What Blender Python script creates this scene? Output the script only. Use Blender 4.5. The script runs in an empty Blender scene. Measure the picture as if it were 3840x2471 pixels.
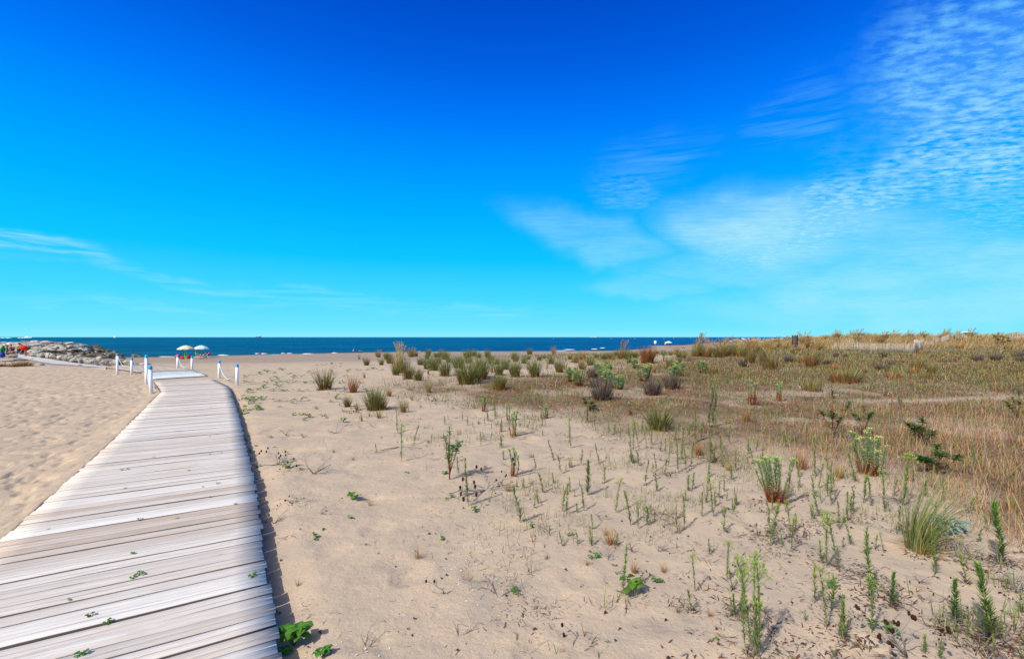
import bpy, math, random
import numpy as np
from mathutils import Vector, Matrix
random.seed(5)
rng = np.random.default_rng(11)
U = rng.uniform
PI = math.pi
# ------------------------------------------------------------------ camera constants (metres; z=0 is the top of the boardwalk)
F, CX, HY, CAMZ = 1760.0, 1920.0, 1264.0, 1.7
scn = bpy.context.scene
COL = scn.collection

def lin(c):
    return tuple((x/12.92 if x <= .04045 else ((x+.055)/1.055)**2.4) for x in c)
def rgb(r, g, b):
    return lin((r/255, g/255, b/255))
def sst(a, b, x):
    t = np.clip((x-a)/(b-a), 0, 1)
    return t*t*(3-2*t)

# ------------------------------------------------------------------ noise
def vnoise(x, y, seed=0):
    xi = np.floor(x).astype(np.int64); yi = np.floor(y).astype(np.int64)
    fx = x-xi; fy = y-yi
    fx = fx*fx*(3-2*fx); fy = fy*fy*(3-2*fy)
    def h(a, b):
        n = (a*374761393 + b*668265263 + seed*974634777) & 0xffffffff
        n = ((n ^ (n >> 13))*1274126177) & 0xffffffff
        n = n ^ (n >> 16)
        return (n & 0xffff)/65535.0
    a = h(xi, yi); b = h(xi+1, yi); c = h(xi, yi+1); d = h(xi+1, yi+1)
    return (a*(1-fx)+b*fx)*(1-fy)+(c*(1-fx)+d*fx)*fy
def fbm(x, y, seed=0, o=3):
    s = 0; a = .5; t = 0
    for i in range(o):
        s = s + a*vnoise(x, y, seed+i*17); t += a
        x = x*2.03+11.3; y = y*2.03+7.1; a *= .5
    return s/t

# ------------------------------------------------------------------ terrain
SHX = np.array([-2000, -120, -60, -54, -40, -24, 0, 23, 38, 50, 66, 110, 160, 400, 2000.])
SHY = np.array([60, 66, 73, 74, 88, 100, 104, 108, 128, 170, 182, 262, 290, 330, 500.])
def shore_y(X): return np.interp(X, SHX, SHY)
DIR = np.array([-.5195, .8545]); NRM = np.array([.8545, .5195])
def P0(px, py, z=0.):
    Y = (CAMZ-z)*F/(py-HY)
    return ((px-CX)/F*Y, Y)
def su(px, py):
    X, Y = P0(px, py)
    return (X*DIR[0]+Y*DIR[1], X*NRM[0]+Y*NRM[1])
R_EDGE = [(1057,2471),(1034,2343),(1013,2218),(996,2122),(986,2017),(980,1965),(961,1850),(949,1781),(926,1689),(905,1589),(882,1510),(859,1449),(804,1423)]
L_EDGE = [(0,2029),(146,1900),(315,1748),(418,1656),(535,1539),(606,1468),(579,1431)]
rs = sorted([su(*p) for p in R_EDGE]); ls = sorted([su(*p) for p in L_EDGE])
rs = [(-3., .25)]+rs; ls = [(-3., -1.66)]+ls
RS = np.array(rs).T; LS = np.array(ls).T
S_END = 22.1
def edge_r(s): return np.interp(s, RS[0], RS[1])
def edge_l(s): return np.interp(s, LS[0], LS[1])

LBX = np.array([-.45, -.267, -.097, .10, .33, .557, .784, .955, 1.09, 1.5])
LBY = np.array([22., 15.4, 11.6, 9.9, 8.0, 6.4, 5.6, 4.7, 3.8, 3.0])
def track(X, Y):
    a = X/np.maximum(Y, .3)
    return 1-.9*np.exp(-((Y-13.4-.35*np.sin(X*.5))/.42)**2)*sst(.62, .8, a)
def lit_mask(X, Y):
    a = X/np.maximum(Y, .3)
    yb = np.interp(a, LBX, LBY)
    n = fbm(X*.45, Y*.3, 3)-.5
    m = sst(-.12, .28, np.log(np.maximum(Y, .3)/yb)+n*.55)
    m = m*sst(-.34, -.12, a+n*.1)
    top = np.interp(a, [-.3, .0, .3, .5, .6], [17, 19, 27, 60, 400])
    m = m*(1-sst(-.15, .25, np.log(np.maximum(Y, .3)/top)+n*.4))
    return m*track(X, Y)*(1-.55*sst(.60, .72, fbm(X*.55, Y*.4, 141, 3)))
def grn_mask(X, Y):
    a = X/np.maximum(Y, .3)
    n = fbm(X*.2, Y*.12, 5)-.5
    yb = np.interp(a, [-.2, .1, .3, .45, .6, 1.2], [60, 34, 22, 17.5, 17, 16.])
    m = sst(-.1, .25, np.log(np.maximum(Y, .3)/yb)+n*.3)*sst(-.1, .2, a+n*.2)
    hump = np.exp(-((a-.37)/.17)**2-((Y-36)/8)**2)
    m = m*(1-.85*hump)
    back = np.interp(a, [0, .3, .42, .5, .62], [48, 52, 62, 90, 130])
    return m*(1-sst(back, back+8, Y))*(1-.75*sst(.60, .70, fbm(X*.3, Y*.16, 143, 3)))

def ground_z(X, Y, fine=False):
    X = np.asarray(X, float); Y = np.asarray(Y, float)
    a = X/np.maximum(Y, 1.)
    ys = np.interp(a, [-2., -.7, -.5, -.25, 0, .2, .4, .55, .9], [27, 27, 27, 30, 36, 42, 50, 88, 92])
    ye = np.interp(a, [-2, -.5, 0, .3, .5, .7], [58, 62, 80, 90, 130, 140])
    z = -.07 - 1.18*sst(ys, ye, Y)
    A = np.interp(a, [.36, .5, .6, .7, 1.2], [0, .45, 1.15, 1.75, 1.85])
    yc = 76+6*np.sin(X*.05)
    z = z + A*np.exp(-((Y-yc)/np.where(Y < yc, 15., 17.))**2)*(.85+.3*fbm(X*.08, Y*.06, 9))
    z = z + .12*sst(10, 30, Y)*(fbm(X*.25, Y*.2, 21)-.5)*2*sst(-.3, .2, a)*(1-sst(ys-5, ye, Y)*.8)
    z = z + .28*np.exp(-((a-.40)/.16)**2-((Y-38)/6)**2)
    z = z + .05*(fbm(X*.7, Y*.7, 31)-.5)*sst(1.5, 5, Y)
    z = z + .84*sst(-.84, -.99, a)*sst(30, 56, Y)*(1-sst(65, 72, Y))
    sh = shore_y(X)
    z = np.where(Y > sh-14, z + (-1.42-z)*sst(sh-14, sh, Y), z)
    z = np.where(Y > sh, -1.42-.06*(Y-sh), z)
    z = np.maximum(z, -4.)
    # beside and under the walkway
    s = X*DIR[0]+Y*DIR[1]; u = X*NRM[0]+Y*NRM[1]
    ul = edge_l(s); ur = edge_r(s)
    near = (s > -4) & (s < S_END+.3)
    k = 1-sst(.0, .5, ul-u)
    zl = z + (-.012-z)*k*(u < (ul+ur)/2)
    z = np.where(near & (u < ul), zl, z)
    cap = np.minimum(z, -.12+.05*sst(0, .35, u-ur)); z = np.where(near & (u > ul+.05), cap+(z-cap)*sst(.5, 3.5, u-ur), z)
    if fine:
        left = near & (u < ul+.02)
        lf = np.where((u < ul) | (s > S_END), 1., 0.)*(1-sst(30, 60, Y))*sst(-.1, -.35, a)
        q = fbm((X+.3*Y)*5.6, Y*5.2, 41, 3)
        z = z - .034*lf*sst(.50, .74, q)*sst(0.03, .25, ul-u) + .03*lf*(vnoise(X*1.3, Y*1.3, 44)-.5)*sst(0.03, .25, ul-u)
        rf = np.where(u > ur+.05, 1., 0.)
        w = (X*.5+Y*.86)
        z = z + rf*(.014*(fbm(X*2.2+w, Y*5.5, 51, 3)-.5) + .022*(fbm(X*1.1, Y*1.4, 55, 2)-.5))
        q2 = fbm(X*2.6, Y*2.3, 61, 2)
        z = z - rf*.022*sst(.66, .86, q2)*(1-sst(12, 25, Y))
        # boot hollows in the bare sand
        for fx, fy, r in FOOT:
            d = np.hypot((X-fx), (Y-fy)*.8)/r
            z = z - .014*np.exp(-d**3)*(.5+fbm(X*6, Y*6, 77)) + .004*np.exp(-((d-1.3)/.3)**2)
        # tyre lugs
        for tx in (-13.9, -12.9, -12.1, -11.1):
            m = np.exp(-((X-tx-.05*(Y-15))/.28)**4)*sst(13.4, 14.2, Y)*(1-sst(16.5, 17.5, Y))
            z = z + .022*m*np.sin((Y+.6*np.abs(X-tx))*PI*2/.34)
        z = z + .03*sst(25, 50, Y)*(fbm(X*.8, Y*.8, 71)-.5)
    return z
FOOT = []
def G(px, py):
    """the ground point seen at a pixel of the photograph"""
    Y = np.geomspace(1.2, 330, 5000)
    X = (px-CX)/F*Y
    zr = CAMZ-(py-HY)/F*Y
    zg = ground_z(X, Y)
    i = np.argmax(zg >= zr)
    if not (zg[i] >= zr[i]): i = len(Y)-1
    i0 = max(i-1, 0)
    d0 = zr[i0]-zg[i0]; d1 = zg[i]-zr[i]
    t = d0/(d0+d1) if d0+d1 > 0 else 0
    y = Y[i0]+(Y[i]-Y[i0])*t
    x = (px-CX)/F*y
    return Vector((x, y, float(ground_z(x, y))))
for p, r in (((1410, 1985), .13), ((1470, 2110), .11), ((1540, 2150), .14), ((2170, 2160), .13), ((1250, 2060), .12), ((2010, 2440), .12), ((1800, 2140), .13)):
    q = G(*p); FOOT.append((q.x, q.y, r))

# ------------------------------------------------------------------ mesh building
class MB:
    def __init__(self): self.V = []; self.Q = []; self.T = []; self.C = []; self.n = 0
    def add(self, V, Q=None, T=None, C=(.5, .5, .5)):
        V = np.asarray(V, float).reshape(-1, 3)
        C = np.asarray(C, float)
        if C.ndim == 1: C = np.tile(C[:3], (len(V), 1))
        self.V.append(V); self.C.append(C[:, :3])
        if Q is not None and len(Q): self.Q.append(np.asarray(Q, int).reshape(-1, 4)+self.n)
        if T is not None and len(T): self.T.append(np.asarray(T, int).reshape(-1, 3)+self.n)
        self.n += len(V)
        return self
    def mesh(self, name, mat, smooth=False):
        V = np.concatenate(self.V); C = np.concatenate(self.C)
        Q = np.concatenate(self.Q) if self.Q else np.zeros((0, 4), int)
        T = np.concatenate(self.T) if self.T else np.zeros((0, 3), int)
        me = bpy.data.meshes.new(name)
        me.vertices.add(len(V)); me.vertices.foreach_set('co', V.astype(np.float32).ravel())
        nl = len(Q)*4+len(T)*3
        me.loops.add(nl); me.loops.foreach_set('vertex_index', np.concatenate([Q.ravel(), T.ravel()]).astype(np.int32))
        me.polygons.add(len(Q)+len(T))
        st = np.concatenate([np.arange(len(Q))*4, len(Q)*4+np.arange(len(T))*3]).astype(np.int32)
        me.polygons.foreach_set('loop_start', st)
        if smooth: me.polygons.foreach_set('use_smooth', np.ones(len(Q)+len(T), bool))
        me.update(calc_edges=True)
        at = me.color_attributes.new('Col', 'FLOAT_COLOR', 'POINT')
        at.data.foreach_set('color', np.concatenate([C, np.ones((len(C), 1))], 1).astype(np.float32).ravel())
        me.materials.append(mat)
        return me
    def build(self, name, mat, parent=None, smooth=False, loc=None, bevel=0):
        o = bpy.data.objects.new(name, self.mesh(name, mat, smooth)); COL.objects.link(o)
        if parent: o.parent = parent
        if loc is not None: o.location = loc
        if bevel:
            b = o.modifiers.new('bevel', 'BEVEL'); b.width = bevel; b.segments = 2; b.limit_method = 'ANGLE'
        return o
def tag(o, label=None, cat=None, group=None, kind=None):
    if label: o['label'] = label
    if cat: o['category'] = cat
    if group: o['group'] = group
    if kind: o['kind'] = kind
    return o
def empty(name, loc=(0, 0, 0), rz=0.):
    o = bpy.data.objects.new(name, None); COL.objects.link(o); o.location = loc; o.rotation_euler = (0, 0, rz)
    o.empty_display_size = .1
    return o
def copy_tree(o, parent=None):
    c = o.copy(); COL.objects.link(c)
    if parent: c.parent = parent
    for ch in KIDS.get(o.name, []): copy_tree(ch, c)
    return c
KIDS = {}
def reg(root, *ch): KIDS[root.name] = list(ch); return root

def blades(base, az, L, lean, bend, w, K=3, c0=(0, 0, 0), c1=(1, 1, 1), cj=.15, tip=.15, wind=0., windaz=0.):
    """curved tapering ribbons. base (N,3); colours run from c0 (root) to c1 (tip)"""
    base = np.asarray(base, float).reshape(-1, 3); N = len(base)
    az, L, lean, bend, w = [np.broadcast_to(np.asarray(v, float), (N,)) for v in (az, L, lean, bend, w)]
    t = np.linspace(0, 1, K+1)
    th = lean[:, None]+bend[:, None]*t[None]
    seg = L[:, None]/K
    tm = (th[:, 1:]+th[:, :-1])/2
    hx = np.concatenate([np.zeros((N, 1)), np.cumsum(np.sin(tm)*seg, 1)], 1)
    hz = np.concatenate([np.zeros((N, 1)), np.cumsum(np.cos(tm)*seg, 1)], 1)
    wd = wind*L[:, None]*t[None]**2
    X = base[:, 0:1]+hx*np.cos(az)[:, None]+wd*math.cos(windaz)
    Y = base[:, 1:2]+hx*np.sin(az)[:, None]+wd*math.sin(windaz)
    Z = base[:, 2:3]+hz
    tw = az+PI/2+U(-.6, .6, N)
    hw = w[:, None]*.5*np.maximum(1-t[None]**2*(1-tip), tip)
    ox = np.cos(tw)[:, None]*hw; oy = np.sin(tw)[:, None]*hw
    V = np.stack([np.stack([X-ox, Y-oy, Z], -1), np.stack([X+ox, Y+oy, Z], -1)], 2).reshape(-1, 3)
    i = (np.arange(N)*(K+1)*2)[:, None]+(np.arange(K)*2)[None]
    Q = np.stack([i, i+1, i+3, i+2], -1).reshape(-1, 4)
    c0 = np.asarray(c0, float); c1 = np.asarray(c1, float)
    if c0.ndim == 1: c0 = np.tile(c0, (N, 1))
    if c1.ndim == 1: c1 = np.tile(c1, (N, 1))
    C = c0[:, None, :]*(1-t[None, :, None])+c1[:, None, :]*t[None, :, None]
    C = C*U(1-cj, 1+cj, (N, 1, 1))
    C = np.repeat(C, 2, 1).reshape(-1, 3)
    return V, Q, C
def leaf(base, az, L, pitch, w, c, cj=.15, fold=.15, droop=.3):
    """broad pointed leaves: 4 quads + folded midrib. pitch = angle above the horizon"""
    base = np.asarray(base, float).reshape(-1, 3); N = len(base)
    az, L, pitch, w = [np.broadcast_to(np.asarray(v, float), (N,)) for v in (az, L, pitch, w)]
    ts = np.array([0, .25, .6, 1.]); ws = np.array([.12, .9, 1., .05])
    V = []
    for k in range(4):
        p = pitch-droop*ts[k]
        d = L*ts[k]
        cx = base[:, 0]+np.cos(az)*np.cos(p)*d; cy = base[:, 1]+np.sin(az)*np.cos(p)*d; cz = base[:, 2]+np.sin(p)*d
        sx = -np.sin(az)*w*.5*ws[k]; sy = np.cos(az)*w*.5*ws[k]
        up = w*fold*ws[k]
        V += [np.stack([cx-sx, cy-sy, cz+up], -1), np.stack([cx, cy, cz], -1), np.stack([cx+sx, cy+sy, cz+up], -1)]
    V = np.stack(V, 1)
    q = []
    for k in range(3):
        for j in range(2):
            q.append([k*3+j, k*3+j+1, k*3+j+4, k*3+j+3])
    Q = (np.array(q)[None]+(np.arange(N)*12)[:, None, None]).reshape(-1, 4)
    c = np.asarray(c, float)
    if c.ndim == 1: c = np.tile(c, (N, 1))
    C = np.repeat((c*U(1-cj, 1+cj, (N, 1)))[:, None], 12, 1)
    C = C*np.tile(np.array([.9, 1.2, .9]), 4)[None, :, None]
    return V.reshape(-1, 3), Q, C.reshape(-1, 3)
def tube(mb, P, R, n=6, c=(.5, .5, .5), cap=True, c1=None):
    P = np.asarray(P, float); m = len(P)
    R = np.broadcast_to(np.asarray(R, float), (m,))
    T = np.gradient(P, axis=0); T /= np.linalg.norm(T, axis=1)[:, None]+1e-9
    ref = np.array([0, 0, 1.]) if abs(T[0][2]) < .9 else np.array([1., 0, 0])
    V = []
    for i in range(m):
        a = np.cross(T[i], ref); a /= np.linalg.norm(a)+1e-9; b = np.cross(T[i], a)
        for k in range(n):
            g = 2*PI*k/n
            V.append(P[i]+R[i]*(math.cos(g)*a+math.sin(g)*b))
    Q = [[i*n+k, i*n+(k+1) % n, (i+1)*n+(k+1) % n, (i+1)*n+k] for i in range(m-1) for k in range(n)]
    c = np.asarray(c, float)
    if c1 is not None:
        tt = np.repeat(np.linspace(0, 1, m), n)[:, None]; C = c[None]*(1-tt)+np.asarray(c1, float)[None]*tt
    else: C = np.tile(c, (m*n, 1))
    T3 = []
    if cap:
        V += [P[0], P[-1]]; C = np.concatenate([C, C[:1], C[-1:]])
        T3 = [[m*n, (k+1) % n, k] for k in range(n)]+[[m*n+1, (m-1)*n+k, (m-1)*n+(k+1) % n] for k in range(n)]
    mb.add(np.array(V), Q, T3, C)
def box(mb, c, s, col=(.5, .5, .5), rz=0., taper=1.):
    V = np.array([[x, y, z] for z in (-.5, .5) for y in (-.5, .5) for x in (-.5, .5)], float)
    V[4:, :2] *= taper
    V *= np.asarray(s, float)
    cs, sn = math.cos(rz), math.sin(rz)
    V = np.stack([V[:, 0]*cs-V[:, 1]*sn, V[:, 0]*sn+V[:, 1]*cs, V[:, 2]], -1)+np.asarray(c, float)
    mb.add(V, [[0, 2, 3, 1], [4, 5, 7, 6], [0, 1, 5, 4], [2, 6, 7, 3], [0, 4, 6, 2], [1, 3, 7, 5]], None, col)
def ball(mb, c, r, col=(.5, .5, .5), n=10, m=6, half=False, jit=0.):
    r = np.broadcast_to(np.asarray(r, float), (3,)); V = []; 
    lo = 0 if half else -PI/2
    for i in range(m+1):
        p = lo+(PI/2-lo)*i/m
        for k in range(n):
            g = 2*PI*k/n; j = 1+U(-jit, jit) if jit else 1
            V.append([c[0]+r[0]*math.cos(p)*math.cos(g)*j, c[1]+r[1]*math.cos(p)*math.sin(g)*j, c[2]+r[2]*math.sin(p)*j])
    Q = [[i*n+k, i*n+(k+1) % n, (i+1)*n+(k+1) % n, (i+1)*n+k] for i in range(m) for k in range(n)]
    mb.add(np.array(V), Q, None, col)

# ------------------------------------------------------------------ materials
def newmat(name):
    m = bpy.data.materials.new(name); m.use_nodes = True
    nt = m.node_tree; nt.nodes.clear()
    return m, nt
def N(nt, typ, **kw):
    n = nt.nodes.new(typ)
    for k, v in kw.items():
        if k == 'inp':
            for a, b in v.items(): n.inputs[a].default_value = b
        else: setattr(n, k, v)
    return n
def L_(nt, a, b): nt.links.new(a, b)
def math_(nt, op, a, b=None, c=None, clamp=False):
    n = nt.nodes.new('ShaderNodeMath'); n.operation = op; n.use_clamp = clamp
    for i, v in enumerate((a, b, c)):
        if v is None: continue
        if isinstance(v, (int, float)): n.inputs[i].default_value = v
        else: nt.links.new(v, n.inputs[i])
    return n.outputs[0]
def mixc(nt, f, a, b, mode='MIX'):
    n = nt.nodes.new('ShaderNodeMix'); n.data_type = 'RGBA'; n.blend_type = mode
    for i, v in ((0, f), (6, a), (7, b)):
        if isinstance(v, (int, float)): n.inputs[i].default_value = v
        elif isinstance(v, tuple): n.inputs[i].default_value = (*v[:3], 1)
        else: nt.links.new(v, n.inputs[i])
    return n.outputs[2]
def ramp(nt, f, stops, interp='LINEAR'):
    n = nt.nodes.new('ShaderNodeValToRGB'); n.color_ramp.interpolation = interp
    e = n.color_ramp.elements
    while len(e) < len(stops): e.new(.5)
    for k, (p, c) in enumerate(stops):
        e[k].position = p; e[k].color = (*c[:3], 1) if isinstance(c, tuple) else (c, c, c, 1)
    nt.links.new(f, n.inputs[0])
    return n.outputs[0]
def noise(nt, vec, scale, detail=3, rough=.55, dist=0.):
    n = N(nt, 'ShaderNodeTexNoise', inp={'Scale': scale, 'Detail': detail, 'Roughness': rough, 'Distortion': dist})
    if vec is not None: nt.links.new(vec, n.inputs['Vector'])
    return n.outputs['Fac']
def out(nt, sh):
    o = nt.nodes.new('ShaderNodeOutputMaterial'); nt.links.new(sh, o.inputs[0])
def mapping(nt, vec, scale=(1, 1, 1), rot=(0, 0, 0), loc=(0, 0, 0), typ='POINT'):
    m = N(nt, 'ShaderNodeMapping', vector_type=typ)
    m.inputs['Scale'].default_value = scale; m.inputs['Rotation'].default_value = rot; m.inputs['Location'].default_value = loc
    nt.links.new(vec, m.inputs['Vector']); return m.outputs[0]

def leafmat(name, trans=.3, rough=.6, spec=.25):
    m, nt = newmat(name)
    at = N(nt, 'ShaderNodeAttribute', attribute_name='Col')
    oi = N(nt, 'ShaderNodeObjectInfo')
    geo = N(nt, 'ShaderNodeNewGeometry')
    h = N(nt, 'ShaderNodeHueSaturation')
    L_(nt, at.outputs['Color'], h.inputs['Color'])
    L_(nt, math_(nt, 'MULTIPLY_ADD', oi.outputs['Random'], .05, .475), h.inputs['Hue'])
    L_(nt, math_(nt, 'MULTIPLY_ADD', geo.outputs['Random Per Island'], .35, .82), h.inputs['Value'])
    p = N(nt, 'ShaderNodeBsdfPrincipled', inp={'Roughness': rough, 'Specular IOR Level': spec})
    L_(nt, h.outputs[0], p.inputs['Base Color'])
    if trans > 0:
        t = N(nt, 'ShaderNodeBsdfTranslucent'); L_(nt, h.outputs[0], t.inputs[0])
        x = N(nt, 'ShaderNodeMixShader', inp={0: trans}); L_(nt, p.outputs[0], x.inputs[1]); L_(nt, t.outputs[0], x.inputs[2])
        out(nt, x.outputs[0])
    else: out(nt, p.outputs[0])
    return m
M_LEAF = leafmat('plant_tissue', .38)
M_DRY = leafmat('dry_plant', .12, .85, .1)
def colmat(name, rough=.6, spec=.3, nscale=20., namt=.25, bump=0., metal=0.):
    m, nt = newmat(name)
    at = N(nt, 'ShaderNodeAttribute', attribute_name='Col'); tc = N(nt, 'ShaderNodeTexCoord')
    n = noise(nt, tc.outputs['Object'], nscale, 4)
    c = mixc(nt, 1., at.outputs['Color'], ramp(nt, n, [(.25, 1-namt), (.75, 1+namt*.4)]), 'MULTIPLY')
    p = N(nt, 'ShaderNodeBsdfPrincipled', inp={'Roughness': rough, 'Specular IOR Level': spec, 'Metallic': metal})
    L_(nt, c, p.inputs['Base Color'])
    if bump:
        b = N(nt, 'ShaderNodeBump', inp={'Strength': bump, 'Distance': .02}); L_(nt, n, b.inputs['Height']); L_(nt, b.outputs[0], p.inputs['Normal'])
    out(nt, p.outputs[0]); return m
M_PAINT = colmat('painted_surface', .45, .4, 8, .12)
M_CLOTH = colmat('cloth', .9, .1, 30, .15)
M_SKIN = colmat('skin', .6, .3, 12, .1)
M_TWIG = colmat('weathered_wood', .85, .15, 60, .4, .4)
M_ROCK = None

def sand_material():
    m, nt = newmat('sand')
    tc = N(nt, 'ShaderNodeTexCoord'); V = tc.outputs['Object']
    at = N(nt, 'ShaderNodeAttribute', attribute_name='Col')       # r litter, g green cover, b damp/compact beach
    sep = N(nt, 'ShaderNodeSeparateColor'); L_(nt, at.outputs['Color'], sep.inputs[0])
    lit, grn, wet = sep.outputs[0], sep.outputs[1], sep.outputs[2]
    n1 = noise(nt, V, 1.7, 5, .6)
    n2 = noise(nt, mapping(nt, V, (1, 1.6, 1)), 9., 4, .6)
    n3 = noise(nt, V, 130., 3, .7)
    n4 = noise(nt, V, 420., 2, .7)
    base = ramp(nt, n1, [(.3, (.395, .312, .228)), (.5, (.46, .353, .25)), (.72, (.54, .405, .27))])
    base = mixc(nt, math_(nt, 'MULTIPLY', ramp(nt, n2, [(.35, 0.), (.7, 1.)]), .35), base, (.35, .30, .255))
    base = mixc(nt, .55, base, ramp(nt, n3, [(.25, .55), (.5, 1.), (.8, 1.25)]), 'MULTIPLY')
    base = mixc(nt, .45, base, ramp(nt, n4, [(.3, .6), (.7, 1.3)]), 'MULTIPLY')
    # shell grit and dark crumbs
    vo = N(nt, 'ShaderNodeTexVoronoi', inp={'Scale': 38.}); L_(nt, V, vo.inputs['Vector'])
    sp = math_(nt, 'LESS_THAN', vo.outputs['Distance'], .10)
    pick = N(nt, 'ShaderNodeSeparateColor'); L_(nt, vo.outputs['Color'], pick.inputs[0])
    patch = ramp(nt, noise(nt, V, .8, 2), [(.45, 0.), (.62, 1.)])
    white = math_(nt, 'MULTIPLY', math_(nt, 'MULTIPLY', sp, math_(nt, 'GREATER_THAN', pick.outputs[0], .80)), patch)
    dark = math_(nt, 'MULTIPLY', sp, math_(nt, 'LESS_THAN', pick.outputs[0], .12))
    base = mixc(nt, white, base, (.72, .68, .62)); base = mixc(nt, dark, base, (.10, .07, .05))
    # dry litter soil
    ln = noise(nt, V, 3.2, 6, .7); ln2 = noise(nt, V, 22., 4, .75)
    lc = ramp(nt, ln2, [(.3, (.05, .032, .02)), (.46, (.15, .088, .05)), (.58, (.26, .165, .095)), (.72, (.40, .31, .22))])
    lf = math_(nt, 'MULTIPLY', lit, ramp(nt, math_(nt, 'ADD', math_(nt, 'MULTIPLY', ln, .6), math_(nt, 'MULTIPLY', ln2, .4)), [(.30, .1), (.47, 1.)]))
    big = noise(nt, V, .55, 4, .6)
    lc = mixc(nt, ramp(nt, big, [(.42, 0.), (.6, .7)]), lc, (.13, .12, .06))
    lc = mixc(nt, ramp(nt, noise(nt, V, 1.1, 4, .6), [(.5, 0.), (.66, .6)]), lc, (.075, .05, .035))
    lc = mixc(nt, ramp(nt, noise(nt, V, 16., 3, .6), [(.56, 0.), (.68, .5)]), lc, (.30, .14, .06))
    base = mixc(nt, lf, base, lc)
    gc = ramp(nt, ln2, [(.3, (.06, .055, .022)), (.48, (.16, .145, .065)), (.66, (.32, .26, .155))])
    gf = math_(nt, 'MULTIPLY', grn, ramp(nt, ln, [(.3, .35), (.52, 1.)]))
    base = mixc(nt, gf, base, gc)
    wc = ramp(nt, noise(nt, mapping(nt, V, (1, 2.2, 1)), 1.1, 6, .75), [(.3, (.20, .16, .125)), (.5, (.30, .235, .18)), (.7, (.38, .29, .215))])
    base = mixc(nt, wet, base, wc)
    pos = N(nt, 'ShaderNodeSeparateXYZ'); L_(nt, V, pos.inputs[0])
    damp = ramp(nt, math_(nt, 'MULTIPLY_ADD', pos.outputs[2], 5., 8.), [(.80, 1.), (1., 0.)])
    damp = math_(nt, 'SUBTRACT', 1., math_(nt, 'MULTIPLY', math_(nt, 'ADD', pos.outputs[2], 1.46), 8.), clamp=True)
    base = mixc(nt, damp, base, (.13, .10, .08))
    p = N(nt, 'ShaderNodeBsdfPrincipled', inp={'Roughness': .95, 'Specular IOR Level': .12})
    L_(nt, base, p.inputs['Base Color'])
    h = math_(nt, 'ADD', math_(nt, 'MULTIPLY', noise(nt, V, 4.5, 6, .62), .036), math_(nt, 'ADD', math_(nt, 'MULTIPLY', n3, .0018), math_(nt, 'MULTIPLY', noise(nt, V, 28., 4, .65), .006)))
    h = math_(nt, 'ADD', h, math_(nt, 'MULTIPLY', math_(nt, 'MULTIPLY', wet, noise(nt, V, 1.2, 5, .7)), .10))
    b = N(nt, 'ShaderNodeBump', inp={'Strength': .8, 'Distance': 1.}); L_(nt, h, b.inputs['Height']); L_(nt, b.outputs[0], p.inputs['Normal'])
    out(nt, p.outputs[0]); return m
M_SAND = sand_material()

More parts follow.
